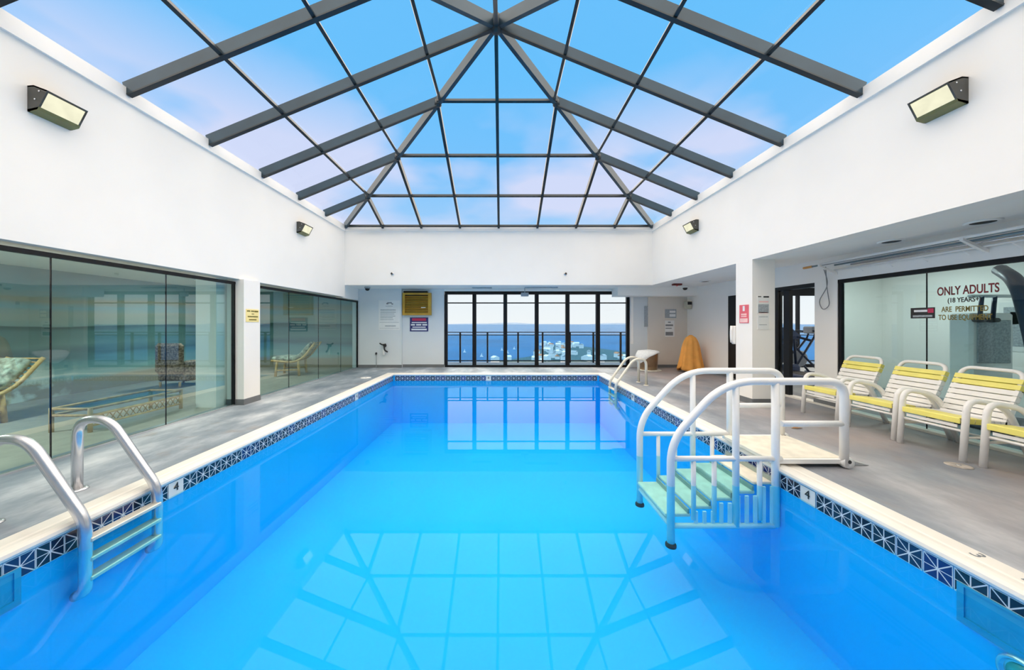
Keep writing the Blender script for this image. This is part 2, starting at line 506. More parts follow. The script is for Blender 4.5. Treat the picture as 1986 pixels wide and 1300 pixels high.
    def build(self, name, material, parent=None, label=None, cat=None, group=None, kind=None):
        lo = [min(p[i] for p in self.v) for i in range(3)]
        hi = [max(p[i] for p in self.v) for i in range(3)]
        c = Vector([(a + b_) / 2 for a, b_ in zip(lo, hi)])
        if parent is None:
            c.z = lo[2]
        mt = M[material] if isinstance(material, str) else material
        o = bpy.data.objects.new(name, self.mesh(name, mt, c))
        _finish(o, parent, c)
        return tag(o, label, cat, group, kind)

def fillet(pts, r, n=7):
    pts = [Vector(p) for p in pts]
    out = [pts[0]]
    for i in range(1, len(pts) - 1):
        a, b_, c = pts[i - 1], pts[i], pts[i + 1]
        d1, d2 = (a - b_), (c - b_)
        rr = r[i - 1] if isinstance(r, (list, tuple)) else r
        k = min(rr, d1.length * 0.49, d2.length * 0.49)
        p, q = b_ + d1.normalized() * k, b_ + d2.normalized() * k
        for j in range(n + 1):
            t = j / n
            out.append(p * (1 - t) ** 2 + b_ * 2 * t * (1 - t) + q * t * t)
    out.append(pts[-1])
    return out

def box(name, x0, x1, y0, y1, z0, z1, material, parent=None, **k):
    return MB().box(x0, x1, y0, y1, z0, z1).build(name, material, parent, **k)

def text(name, body, size, material, world, rot, parent=None, align='CENTER', sx=1.0, depth=0.0008, bold=0.0):
    cu = bpy.data.curves.new('lettering', 'FONT')
    cu.body = body; cu.size = size; cu.align_x = align; cu.align_y = 'CENTER'
    cu.extrude = depth; cu.offset = bold
    t = bpy.data.objects.new('lettering', cu)
    COL.objects.link(t)
    dg = bpy.context.evaluated_depsgraph_get()
    me = bpy.data.meshes.new_from_object(t.evaluated_get(dg))
    bpy.data.objects.remove(t)
    me.materials.clear(); me.materials.append(M[material])
    R = Matrix(rot).to_4x4() @ Matrix.Diagonal((sx, 1, 1, 1))
    me.transform(R)
    o = bpy.data.objects.new(name, me)
    return _finish(o, parent, Vector(world))
# text axes (columns: reading direction, up, outward)
def axes(x, y, z):
    return Matrix((x, y, z)).transposed()
FACE_CAM = axes((1, 0, 0), (0, 0, 1), (0, -1, 0))       # read from -Y
FACE_LEFT = axes((0, -1, 0), (0, 0, 1), (-1, 0, 0))     # read from -X
FACE_RIGHT = axes((0, 1, 0), (0, 0, 1), (1, 0, 0))      # read from +X

def copy_tree(root, delta, label=None):
    c = root.copy(); COL.objects.link(c)
    c.location = root.location + Vector(delta)
    if label: c['label'] = label
    for ch in list(root.children):
        d = ch.copy(); COL.objects.link(d); d.parent = c
        for g in list(ch.children):
            e = g.copy(); COL.objects.link(e); e.parent = d
    return c

# ------------------------------------------------------------------ plan dimensions
XL, XR = -4.50, 4.33             # faces of the high walls under the skylight
GL = -4.60                       # lounge glass
XG = 5.50                        # gym glass wall
XD = 5.93                        # wall with the black door
YB = 9.47                        # face of the beam under the far end of the skylight
YN = 0.64                        # and of the near one
YW = 10.61                       # far wall
PX0, PX1, PY0, PY1 = -3.00, 2.69, 0.50, 9.12    # pool at the tile line
WATER = -0.168
HB = 2.51                        # underside of beams
HG = 2.12                        # head of the glass walls
ZT = 4.20                        # top of the high walls
S = 'structure'

# ------------------------------------------------------------------ room shell
fl = MB()
fl.box(-4.75, PX0 - 0.2, -2.0, YW + 0.1, -0.2, 0)
fl.box(PX1 + 0.2, 6.0, -2.0, YW + 0.1, -0.2, 0)
fl.box(PX0 - 0.2, PX1 + 0.2, PY1 + 0.2, YW + 0.1, -0.2, 0)
fl.box(PX0 - 0.2, PX1 + 0.2, -2.0, PY0 - 0.2, -0.2, 0)
fl.build('floor', 'deck', kind=S, label='grey painted concrete pool deck with stains')
box('floor', -9.2, -4.75, -1, YW + 0.1, -0.2, 0, 'loungefloor', kind=S)
box('floor', 6.0, 11.1, -2, YW + 0.1, -0.2, 0, 'gymfloor', kind=S)

wlft = MB().box(-4.76, XL, YN, YB, 2.165, ZT)
wlft.build('wall_left', 'wall', kind=S)
box('wall_left', -4.76, GL + 0.03, YB, YW, HG + 0.02, HB, 'wall', kind=S)
box('wall_left', -4.76, XL, -2, YN, 0, HB, 'wall', kind=S)
MB().box(XR, XR + 0.25, YN, YB, HB, ZT).build('wall_right', 'wall', kind=S)
box('wall_back', -4.76, XR + 0.25, YB, YB + 0.25, HB, ZT, 'wall', kind=S)
box('wall_front', -4.76, XR + 0.25, YN - 0.25, YN, HB, ZT, 'wall', kind=S)
box('wall_front', -4.76, 6.0, -2.1, -2.0, 0, HB, 'wall', kind=S)
# trim under the skylight
box('trim_1', XL, XL + 0.03, YN, YB, 4.05, 4.22, 'trimw', kind=S)
box('trim_2', XR - 0.03, XR, YN, YB, 4.05, 4.22, 'trimw', kind=S)
box('trim_3', XL + 0.03, XR - 0.03, YB - 0.03, YB, 4.05, 4.22, 'trimw', kind=S)
box('trim_4', XL + 0.03, XR - 0.03, YN, YN + 0.03, 4.05, 4.22, 'trimw', kind=S)
# far wall
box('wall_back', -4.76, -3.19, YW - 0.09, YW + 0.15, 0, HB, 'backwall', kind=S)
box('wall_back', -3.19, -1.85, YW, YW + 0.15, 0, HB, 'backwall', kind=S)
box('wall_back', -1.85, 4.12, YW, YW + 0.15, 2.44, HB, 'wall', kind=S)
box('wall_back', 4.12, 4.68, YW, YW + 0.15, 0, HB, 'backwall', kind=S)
box('wall_back', 4.68, XD + 0.1, YW - 0.06, YW + 0.15, 0, HB, 'beige', kind=S)
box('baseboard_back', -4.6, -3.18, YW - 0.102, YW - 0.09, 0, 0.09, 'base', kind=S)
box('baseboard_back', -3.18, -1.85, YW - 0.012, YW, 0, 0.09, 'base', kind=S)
box('baseboard_back', 4.68, XD, YW - 0.072, YW - 0.06, 0, 0.09, 'base', kind=S)
box('trim_5', 4.14, 4.22, YW - 0.03, YW, 0.75, 2.3, 'trimw', kind=S)
box('trim_6', 3.52, XD, 10.0, YW - 0.06, 2.25, HB, 'wall', kind=S)
# right side
box('wall_right', XD, XD + 0.1, 7.75, 8.28, 0, HB, 'wall', kind=S)
box('wall_right', XD, XD + 0.1, 8.62, YW - 0.06, 0, HB, 'wall', kind=S)
box('wall_right', XD, XD + 0.1, 8.28, 8.62, 2.12, HB, 'wall', kind=S)
box('wall_right', XG, XG + 0.12, 6.66, 7.75, 0, HB, 'wall', kind=S)
box('wall_right', XG + 0.12, XD + 0.1, 7.65, 7.75, 0, HB, 'wall', kind=S)
box('wall_right', XG, XG + 0.12, -2, 6.66, HG, HB, 'wall', kind=S)
box('wall_right', XG, XG + 0.12, 5.41, 5.80, 0, HG, 'wall', kind=S)
box('wall_right', XG, XG + 0.12, -2, 1.2, 0, HG, 'wall', kind=S)
box('baseboard_right', XG - 0.02, XG, 5.41, 5.80, 0, 0.09, 'base', kind=S)
box('baseboard_right', XD - 0.012, XD, 8.66, YW - 0.07, 0, 0.09, 'base', kind=S)
box('trim_7', XG - 0.05, XG + 0.12, 1.2, 6.66, 0.0, 0.03, 'cope', kind=S)
# ceilings
MB().box(XR + 0.25, 6.05, -2, YW, HB, HB + 0.1).build('ceiling', 'ceil', kind=S)
box('ceiling', -4.76, XR + 0.25, YB + 0.25, YW, HB, HB + 0.1, 'ceil', kind=S)
box('ceiling', -4.76, XR + 0.25, -2, YN - 0.25, HB, HB + 0.1, 'ceil', kind=S)
box('ceiling', -9.2, -4.76, -1, YW + 0.1, 2.42, 2.52, 'ceil', kind=S)
box('ceiling', 6.05, 11.1, -2, YW + 0.1, 2.55, 2.65, 'ceil', kind=S)
# pillars
def pillar(x0, x1, y0, y1, h, lab):
    t = thing('pillar', lab, 'pillar', ((x0 + x1) / 2, (y0 + y1) / 2, 0))
    MB().box(x0, x1, y0, y1, 0.0, h).build('shaft', 'wall', t)
    MB().box(x0 - 0.008, x1 + 0.008, y0 - 0.008, y1 + 0.008, 0, 0.10).build('cove_base', 'base', t, label='grey rubber cove base')
    return t
pillar(-4.72, -4.43, 5.67, 6.05, 2.165, 'white square pillar between the lounge windows with a yellow notice')
pillar(4.33, 4.72, 5.70, 6.10, HB, 'white square pillar on the deck carrying red and grey notices')

# ------------------------------------------------------------------ skylight pyramid
CX, CY = (XL + XR) / 2, (YN + YB) / 2
BX = (XR - XL) / 8.0
Z0S, RISE = 4.285, 0.452
sky = thing('skylight', 'pyramid glass roof with dark metal rafters above the pool', 'skylight', (CX, CY, Z0S))
FACES = [((0, 1), (1, 0)), ((1, 0), (0, -1)), ((0, -1), (-1, 0)), ((-1, 0), (0, 1))]   # outward, lateral
def SP(face, u, v, lift=0.0):
    (ox, oy), (tx, ty) = FACES[face]
    k = (4 - v)
    return Vector((CX + BX * (ox * k + tx * u), CY + BX * (oy * k + ty * u), Z0S + RISE * v + lift))
for fi in range(4):
    (ox, oy), _ = FACES[fi]
    nrm = Vector((ox * RISE, oy * RISE, BX)).normalized()
    side = ox != 0
    for u in range(-3, 4):
        dp = 0.15 if side else 0.12
        rf = MB().bar(SP(fi, u, -0.02), SP(fi, u, 4 - abs(u)), 0.045, dp, nrm, 0.15 - dp).build('rafter', 'web', sky)
        MB().bar(SP(fi, u, -0.02), SP(fi, u, 4 - abs(u)), 0.06, 0.018, nrm, 0.15).build('flange', 'bronze', rf)
    for v in (1, 2, 3):
        MB().bar(SP(fi, -(4 - v), v), SP(fi, 4 - v, v), 0.045, 0.06, nrm, 0.09).build('purlin', 'bronze', sky)
    if not side:
        MB().bar(SP(fi, -3.9, 0.05), SP(fi, 3.9, 0.05), 0.05, 0.05, nrm, 0.12).build('sill_bar', 'bronze', sky)
    MB().bar(SP(fi, 4, 0), SP(fi, 0, 4), 0.065, 0.17, (0, 0, 1)).build('hip_rafter', 'web', sky)
    for v in range(4):
        for u in range(-4 + v, 4 - v):
            lim = 4 - v
            vb = v if v else -0.2
            ua = u - (0.2 if (not v and u == -lim) else 0)
            ub = u + 1 + (0.2 if (not v and u + 1 == lim) else 0)
            a, b_, c, d = SP(fi, ua, vb), SP(fi, ub, vb), SP(fi, u + 1, v + 1), SP(fi, u, v + 1)
            if u == -lim: poly = [a, b_, c]
            elif u + 1 == lim: poly = [a, b_, d]
            else: poly = [a, b_, c, d]
            MB().prism([p + nrm * 0.004 for p in poly], nrm * 0.008).build('pane', 'pane', sky)
apex = SP(0, 0, 4)
MB().lathe([(0.03, 0.02), (0.09, 0.0), (0.10, -0.06), (0.10, -0.18), (0.06, -0.23), (0.02, -0.24)], apex, 16).build('apex_hub', 'bronze', sky)
for fi in range(4):
    for v in (1, 2, 3):
        MB().lathe([(0.02, -0.05), (0.065, -0.08), (0.065, -0.17), (0.02, -0.2)], SP(fi, 4 - v, v), 10).build('node', 'bronze', sky)

# ------------------------------------------------------------------ pool
pool = thing('pool_basin', 'long rectangular blue pool with cream coping and star-print waterline tiles', 'pool', (CX, 4.8, -1.35))
T = 0.12
sh = MB()
sh.box(PX0 - T, PX1 + T, PY0 - T, PY1 + T, -1.45, -1.35)
sh.box(PX0 - T, PX0, PY0 - T, PY1 + T, -1.35, -0.02)
sh.box(PX1, PX1 + T, PY0 - T, PY1 + T, -1.35, -0.02)
sh.box(PX0, PX1, PY1, PY1 + T, -1.35, -0.02)
sh.box(PX0, PX1, PY0 - T, PY0, -1.35, -0.02)
sh.build('shell', 'poolpaint', pool)
prof = [(0.232, -0.06), (0.232, 0.002), (0.222, 0.009), (0.115, 0.011), (0.10, 0.006), (0.088, 0.012), (0.065, 0.022), (0.03, 0.026),
        (0.0, 0.023), (-0.022, 0.010), (-0.03, -0.010), (-0.024, -0.028), (-0.006, -0.038), (0.05, -0.040), (0.12, -0.06)]
v, f = [], []
for d, z in prof:
    v += [(PX0 - d, PY0 - d, z), (PX1 + d, PY0 - d, z), (PX1 + d, PY1 + d, z), (PX0 - d, PY1 + d, z)]
for i in range(len(prof)):
    k = (i + 1) % len(prof)
    for j in range(4):
        m_ = (j + 1) % 4
        f.append((i * 4 + j, i * 4 + m_, k * 4 + m_, k * 4 + j))
MB().add(v, f).build('coping', 'cope', pool, label='cream bullnose stone coping')
# waterline tiles
tile_me = None
TZ = -0.112
def tile_mesh():
    mb = MB()
    h, t_, b_ = 0.0690, 0.006, 0.0685
    mb.add([(-h, 0, -h), (h, 0, -h), (h, 0, h), (-h, 0, h), (-b_, -t_, -b_), (b_, -t_, -b_), (b_, -t_, b_), (-b_, -t_, b_)],
           [(4, 5, 6, 7), (0, 1, 5, 4), (1, 2, 6, 5), (2, 3, 7, 6), (3, 0, 4, 7), (3, 2, 1, 0)])
    return mb.mesh('tile', M['tile'], Vector((0, 0, 0)))
TILE = tile_mesh()
M['marker'] = mat('cream_marker_tile', (0.84, 0.80, 0.73), 0.4, var=0.03)
def place_tile(x, y, rz):
    o = bpy.data.objects.new('tile', TILE)
    _finish(o, pool, Vector((x, y, TZ)))
    o.rotation_euler = (0, 0, rz)
def marker(x, y, out, face):
    out = Vector(out); lat = Vector((out.y, -out.x, 0))
    c = Vector((x, y, TZ)) + out * 0.004
    h = 0.068
    poly = [c - lat * h + Vector((0, 0, -h)), c + lat * h + Vector((0, 0, -h)), c + lat * h + Vector((0, 0, h)), c - lat * h + Vector((0, 0, h))]
    o = MB().prism(poly, out * 0.006).build('depth_marker', 'marker', pool, label='cream depth tile with black figure 4')
    text('figure', '4', 0.105, 'blackink', c + out * 0.0105 + Vector((0, 0, 0.012)), face, o, sx=0.95)
LEFTN, RIGHTN = 3.03, 2.89
PITL, PITR = 0.140, 0.143
def run(y0, pitch, x, rz, marks):
    k0 = math.ceil((PY0 + 0.05 - y0) / pitch); k1 = math.floor((PY1 - 0.06 - y0) / pitch)
    for k in range(k0, k1 + 1):
        if k in marks:
            continue
        place_tile(x, y0 + k * pitch, rz)
run(LEFTN, PITL, PX0, math.pi / 2, (0, 27))
run(RIGHTN, PITR, PX1, -math.pi / 2, (0, 27))
marker(PX0, LEFTN, (1, 0, 0), FACE_RIGHT); marker(PX0, LEFTN + 27 * PITL, (1, 0, 0), FACE_RIGHT)
marker(PX1, RIGHTN, (-1, 0, 0), FACE_LEFT); marker(PX1, RIGHTN + 27 * PITR, (-1, 0, 0), FACE_LEFT)
nx = 40
for i in range(nx):
    x = PX0 + 0.05 + (i + 0.5) * (PX1 - PX0 - 0.1) / nx
    if i == 18:
        marker(x, PY1, (0, -1, 0), FACE_CAM)
    else:
        place_tile(x, PY1, 0)
    place_tile(x, PY0, math.pi)
# skimmer mouths
for (x, sgn, ya, yb) in ((PX0, 1, 1.50, 2.05), (PX1, -1, 1.46, 1.94)):
    sk = MB()
    xo = x + sgn * 0.016
    sk.box(min(x, xo), max(x, xo), ya, yb, -0.34, -0.30)
    sk.box(min(x, xo), max(x, xo), ya, yb, -0.125, -0.112)
    sk.box(min(x, xo), max(x, xo), ya, ya + 0.03, -0.30, -0.125)
    sk.box(min(x, xo), max(x, xo), yb - 0.03, yb, -0.30, -0.125)
    sk.box(min(x, x + sgn * 0.009), max(x, x + sgn * 0.009), ya + 0.03, yb - 0.03, -0.30, -0.125)
    sk.build('skimmer_mouth', M.setdefault('skim', mat('teal_blue_plastic', (0.03, 0.36, 0.62), 0.5)), pool, label='blue plastic skimmer opening below the tiles')
# underwater lamp on the long wall
pl = MB().lathe([(0.095, -0.0), (0.095, -0.02), (0.085, -0.035), (0.075, -0.03), (0.07, -0.015)], (PX1, 1.69, -0.42), 24, 'X').build('pool_light', 'steel', pool, label='round chrome rim of the pool light')
MB().lathe([(0.069, -0.0), (0.06, -0.02), (0.03, -0.032), (0.005, -0.036)], (PX1, 1.69, -0.42), 20, 'X').build('lens', M.setdefault('plens', mat('teal_lens', (0.05, 0.42, 0.42), 0.2)), pl)
# painted letters on the coping beside the near tiles
for i, (b_, yy) in enumerate((('3', 1.98), ('F', 1.78), ('T', 1.68))):
    text('coping_letter', b_, 0.10, 'ink', (PX1 + 0.165, yy, 0.0115), axes((0, -1, 0), (1, 0, 0), (0, 0, 1)), pool)
# water
wv = [(PX0, PY0, WATER), (PX1, PY0, WATER), (PX1, PY1, WATER), (PX0, PY1, WATER)]
wm = bpy.data.meshes.new('pool_water'); wm.from_pydata([Vector(p) - Vector((CX, 4.8, WATER)) for p in wv], [], [(0, 1, 2, 3)])
wm.materials.append(M['water'])
wo = bpy.data.objects.new('pool_water', wm)
_finish(wo, None, Vector((CX, 4.8, WATER)))
tag(wo, 'calm bright blue water filling the pool', 'water', kind='stuff')

# ------------------------------------------------------------------ glazing
def glaze_wall(name, x, ys, z1, frame_mat, pane_mat, frame_w=0.03, head=0.045, outward=-1, jamb=None):
    """floor to head glass in a plane of constant x; ys are the joints"""
    t = MB().box(x - 0.03, x + 0.03, ys[0], ys[-1], z1 - head, z1).build(name, frame_mat, kind=S)
    MB().box(x - 0.02, x + 0.02, ys[0], ys[-1], 0.0, 0.018).build('sill_track', 'steel', t)
    jw = jamb or frame_w
    MB().box(x - 0.025, x + 0.025, ys[0], ys[0] + jw, 0.018, z1 - head).build('jamb', frame_mat, t)
    MB().box(x - 0.025, x + 0.025, ys[-1] - jw, ys[-1], 0.018, z1 - head).build('jamb', frame_mat, t)
    for a, b_ in zip(ys[:-1], ys[1:]):
        MB().box(x - 0.005, x + 0.005, a + 0.004, b_ - 0.004, 0.018, z1 - head).build('pane', pane_mat, t)
    for b_ in ys[1:-1]:
        MB().box(x - 0.006, x + 0.006, b_ - 0.004, b_ + 0.004, 0.018, z1 - head).build('joint_seal', 'black', t)
    return t
glaze_wall('window_1', GL, [1.06, 2.21, 3.365, 4.52, 5.67], HG, 'black', 'loungepane')
glaze_wall('window_2', GL, [6.05, 7.13, 8.28, 9.43, YW - 0.1], HG, 'black', 'loungepane', frame_w=0.02)
glaze_wall('window_3', XG + 0.04, [1.2, 2.1, 3.2, 4.30, 5.41], HG, 'black', 'gympane', head=0.06, jamb=0.05)
# a wall-end panel of the lounge partition beside the pillar
box('wall_left', GL - 0.5, GL - 0.16, 5.5, 6.0, 0, 2.42, 'wall', kind=S)

# far sliding doors
dr = MB().box(-1.83, 4.10, YW, YW + 0.08, 2.34, 2.44).build('door_1', 'black', kind=S)
MB().box(-1.83, 4.10, YW, YW + 0.08, 0.0, 0.07).build('sill', 'black', dr)
mull = [-1.79, -0.88, 0.116, 1.127, 2.12, 3.10, 4.06]
for i, x in enumerate(mull):
    w = 0.045 if i in (0, 6) else 0.062
    MB().box(x - w, x + w, YW - 0.01, YW + 0.09, 0.07, 2.34).build('mullion', 'black', dr)
for a, b_ in zip(mull[:-1], mull[1:]):
    MB().box(a + 0.05, b_ - 0.05, YW + 0.04, YW + 0.05, 0.07, 2.34).build('pane', 'winpane', dr)
    MB().box(a + 0.05, b_ - 0.05, YW + 0.02, YW + 0.07, 2.05, 2.085).build('transom', 'black', dr)
# black side door ajar in the right-hand wall
bd = MB().box(XD - 0.015, XD + 0.06, 8.28, 8.62, 0.0, 2.12).build('door_2', 'black', kind=S)
MB().lathe([(0.02, 0), (0.03, -0.03), (0.028, -0.06), (0.005, -0.07)], (XD - 0.015, 8.36, 1.0), 12, 'X').build('knob', 'steel', bd)
# gym doorway
gd = MB().box(XG + 0.0, XG + 0.10, 5.80, 6.66, HG - 0.07, HG).build('door_3', 'black', kind=S)
MB().box(XG, XG + 0.10, 6.58, 6.66, 0, HG - 0.07).build('jamb', 'black', gd)
MB().box(XG + 0.015, XG + 0.085, 6.33, 6.46, 0.02, HG - 0.07).build('post', 'black', gd)
MB().box(XG + 0.03, XG + 0.06, 6.46, 6.58, 0.02, HG - 0.07).build('pane', 'winpane', gd)

# balcony outside
tb = MB().box(-9.0, 12.5, YW + 0.15, 12.25, -0.25, -0.03).build('terrace', 'terrace', label='dark blue concrete balcony floor outside the far doors', cat='balcony')
rail = thing('balcony_railing', 'dark metal balcony railing with blue glass beyond the doors', 'railing', (1.5, 12.1, -0.03))
MB().box(-9.0, 12.5, 12.07, 12.13, 1.07, 1.10).build('top_rail', 'black', rail)
MB().box(-9.0, 12.5, 12.08, 12.12, 0.97, 1.0).build('second_rail', 'black', rail)
MB().box(-9.0, 12.5, 12.08, 12.12, 0.02, 0.06).build('bottom_rail', 'black', rail)
xs = [-7.5, -6.0, -4.4, -2.9, -1.52, -0.52, 0.6, 1.5, 2.5, 3.36, 4.36, 5.8, 7.3, 8.8, 10.3, 11.8]
for x in xs:
    MB().box(x - 0.03, x + 0.03, 12.07, 12.13, -0.03, 1.07).build('post', 'black', rail)
for a, b_ in zip(xs[:-1], xs[1:]):
    MB().box(a + 0.04, b_ - 0.04, 12.095, 12.105, 0.06, 0.97).build('pane', 'railpane', rail)

# ------------------------------------------------------------------ sea and town far below
SEA = -72.0
box('sea', -40000, 40000, 250, 32990, SEA - 5, SEA, 'sea', label='blue open sea stretching to the horizon', cat='sea', kind='stuff')
mb = MB()
lx = [-30000 + i * 1500 for i in range(41)]
for i in range(40):
    h0 = 90 + 70 * math.sin(i * 0.7) + 40 * math.sin(i * 1.9)
    h1 = 90 + 70 * math.sin((i + 1) * 0.7) + 40 * math.sin((i + 1) * 1.9)
    mb.add([(lx[i], 33000, SEA), (lx[i + 1], 33000, SEA), (lx[i + 1], 34000, SEA + h1), (lx[i], 34000, SEA + h0), (lx[i], 35500, SEA), (lx[i + 1], 35500, SEA)],
           [(0, 1, 2, 3), (3, 2, 5, 4)])
mb.build('far_coast', 'land', label='hazy blue strip of coast on the horizon', cat='coast')
# the headland the town stands on
mb = MB()
pts = [(-60, 560), (40, 690), (90, 760), (110, 930), (150, 1100), (230, 1130), (280, 960), (330, 760), (420, 690), (520, 560), (300, 440), (60, 440)]
n = len(pts)
mb.add([(x, y, SEA + 2.0) for x, y in pts] + [(x * 1.04 - 6, y * 1.01, SEA + 0.02) for x, y in pts],
       [tuple(range(n))] + [(i, (i + 1) % n, n + (i + 1) % n, n + i) for i in range(n)])
mb.build('headland', 'trees', label='green headland below the balcony under the town', cat='headland')
def house(x, y, w, d, h, rot, wm_, rm_, lab):
    t = thing('town_building', lab, 'building', (x, y, SEA + 2), 'small buildings of the town on the shore')
    ca, sa = math.cos(rot), math.sin(rot)
    def P(a, b_, z): return (x + a * ca - b_ * sa, y + a * sa + b_ * ca, SEA + 2 + z)
    MB().prism([P(-w, -d, 0.02), P(w, -d, 0.02), P(w, d, 0.02), P(-w, d, 0.02)], (0, 0, h - 0.02)).build('walls', wm_, t)
    rh = 3.0
    MB().add([P(-w - .4, -d - .4, h), P(w + .4, -d - .4, h), P(w + .4, d + .4, h), P(-w - .4, d + .4, h), P(-w, 0, h + rh), P(w, 0, h + rh)],
             [(0, 1, 5, 4), (2, 3, 4, 5), (0, 4, 3), (1, 2, 5), (3, 2, 1, 0)]).build('roof', rm_, t)
rng = random.Random(21)
cols = [('pale', 'townw', 'towng', 'slate'), ('pale', 'townw', 'townw', 'white'), ('pale', 'townw', 'townr', 'terracotta')]
cnt = 0
spots = []
for i in range(260):
    y = rng.uniform(560, 1090)
    if y > 760:
        x = rng.uniform(110, 130 + (y - 700) * 0.25) if y < 950 else rng.uniform(130, 240)
        x = max(x, 118)
    else:
        x = rng.uniform(-40, 340) if y < 640 else rng.uniform(60, 330)
    if len(spots) >= 66 or any(math.hypot(x - a, y - b_) < 19 for a, b_ in spots):
        continue
    spots.append((x, y))
    c = cols[2] if (x > 240 and rng.random() < 0.6) else cols[rng.choice((0, 0, 1, 1, 2))]
    house(x, y, rng.uniform(3.5, 8), rng.uniform(3.5, 6), rng.uniform(4, 13), rng.uniform(0, 3), c[1], c[2],
          'tiny pale shore building with %s roof seen through the far doors' % c[3])
# sailing boats and moored craft
boat = thing('boat', 'tiny white boat on the sea beyond the balcony railing', 'boat', (0, 900, SEA), 'boats on the water')
MB().prism([(-3, 898.5, SEA), (3, 898.5, SEA), (4.5, 900, SEA), (3, 901.5, SEA), (-3, 901.5, SEA)], (0, 0, 1.6)).build('hull', 'townw', boat)
MB().add([(-2, 900.1, SEA + 2), (2.5, 900.1, SEA + 2), (1, 900.1, SEA + 9), (-2, 899.9, SEA + 2), (2.5, 899.9, SEA + 2), (1, 899.9, SEA + 9)],
         [(0, 1, 2), (5, 4, 3), (0, 3, 4, 1), (1, 4, 5, 2), (2, 5, 3, 0)]).build('sail', 'townw', boat)
for dx, dy in ((-95, -60), (-45, -170), (14, -90), (35, 40)):
    copy_tree(boat, (dx, dy, 0))

# ------------------------------------------------------------------ wall lamps
def wall_lamp(x, sgn, y, ztop, lab):
    """wedge-shaped bulkhead lamp; sgn=+1 hangs on the left wall and faces +X; y = near end"""
    L_, H_, D_ = 0.31, 0.245, 0.19
    z1 = ztop; z0 = ztop - H_
    t = thing('wall_lamp', lab, 'lamp', (x, y + L_ / 2, z0), 'lit bulkhead lamps on the high walls')
    def P(d, yy, z): return (x + sgn * d, yy, z)
    prof_ = [(0, z1), (0.06, z1 + 0.004), (D_, z1 - 0.045), (0.095, z0 + 0.02), (0.02, z0), (0, z0)]
    MB().prism([P(d, y, z) for d, z in prof_], (0, 0.014, 0)).build('end_plate', 'lampbody', t)
    MB().prism([P(d, y + L_ - 0.014, z) for d, z in prof_], (0, 0.014, 0)).build('end_plate', 'lampbody', t)
    MB().prism([P(0, y, z1), P(0.06, y, z1 + 0.004), P(D_, y, z1 - 0.045), P(D_ - 0.006, y, z1 - 0.056), P(0.06, y, z1 - 0.010), P(0, y, z1 - 0.014)], (0, L_, 0)).build('hood', 'lampbody', t)
    MB().prism([P(0.11, y, z0 + 0.045), P(0.095, y, z0 + 0.018), P(0.02, y, z0), P(0, y, z0), P(0, y, z0 + 0.02), P(0.09, y, z0 + 0.04)], (0, L_, 0)).build('tray', M.setdefault('tray', mat('olive_lamp_tray', (0.18, 0.18, 0.07), 0.5)), t)
    MB().prism([P(0, y + .014, z1 - .01), P(0.02, y + .014, z1 - .01), P(0.02, y + .014, z0 + .02), P(0, y + .014, z0 + .02)], (0, L_ - 0.028, 0)).build('back_plate', 'lampbody', t)
    MB().prism([P(D_ - 0.014, y + .014, z1 - 0.06), P(0.102, y + .014, z0 + 0.044), P(0.09, y + .014, z0 + 0.05), P(D_ - 0.026, y + .014, z1 - 0.055)], (0, L_ - 0.028, 0)).build('lens', 'lens', t, label='glowing pale yellow lens')
    for d, z in ((0.115, z1 - 0.055), (0.075, z1 - 0.13)):
        MB().lathe([(0.008, 0.0), (0.008, -0.006), (0.002, -0.008)], P(d, y, z), 10, 'Y').build('screw', 'steel', t)
    ld = bpy.data.lights.new('lamp_light', 'AREA')
    ld.shape = 'RECTANGLE'; ld.size = L_ - 0.04; ld.size_y = 0.16
    ld.energy = LAMP_W; ld.color = (1.0, 0.84, 0.56); ld.spread = math.radians(175)
    lo = bpy.data.objects.new('lamp_light', ld)
    _finish(lo, t, Vector(P(0.165, y + L_ / 2, z0 + 0.10)))
    nv = Vector((sgn * 0.83, 0, -0.56))
    lo.rotation_euler = nv.to_track_quat('-Z', 'Y').to_euler()
wall_lamp(XL, 1, 3.13, 3.66, 'lit charcoal bulkhead lamp on the left wall nearest the viewer')
wall_lamp(XL, 1, 7.24, 3.64, 'lit charcoal bulkhead lamp far along the left wall')
wall_lamp(XR, -1, 3.06, 3.69, 'lit charcoal bulkhead lamp on the right wall nearest the viewer')
wall_lamp(XR, -1, 7.25, 3.69, 'lit charcoal bulkhead lamp far along the right wall')

# ------------------------------------------------------------------ pool ladders
def ladder(xd, xp, yn, yf, ztop, r, material, zs, zend, lab, sgn, name='pool_ladder', zb=0.02):
    """xd: foot on the deck, xp: vertical in the pool, sgn: +1 when the deck lies toward -X"""
    t = thing(name, lab, 'ladder', ((xd + xp) / 2, (yn + yf) / 2, 0))
    for y in (yn, yf):
        w = abs(xp - xd)
        path = [(xd, y, 0.0), (xd, y, ztop - 0.01), (xd + sgn * w * 0.40, y, ztop), (xp, y, zb), (xp, y, zend), (xp - sgn * 0.07, y, zend - 0.03)]
        path = fillet(path, [0.16, 0.20, 0.10, 0.04], 8)
        MB().tube(path, r, 12).build('rail', material, t)
        MB().lathe([(r * 2.0, 0.0), (r * 1.9, 0.008), (r * 1.2, 0.016)], (xd, y, 0), 16).build('flange', material, t)
    for z in zs:
        tr = MB().bevbox(xp - 0.04, xp + 0.04, yn - 0.0, yf + 0.0, z - 0.018, z + 0.012, 0.006)
        tr.build('tread', 'oldsteel', t, label='pale flat ladder step')
    return t
ladder(-3.575, -2.90, 2.30, 2.78, 0.60, 0.034, 'steel', (-0.11, -0.245, -0.38), -0.47, 'brushed steel pool ladder on the glass side of the pool', 1)
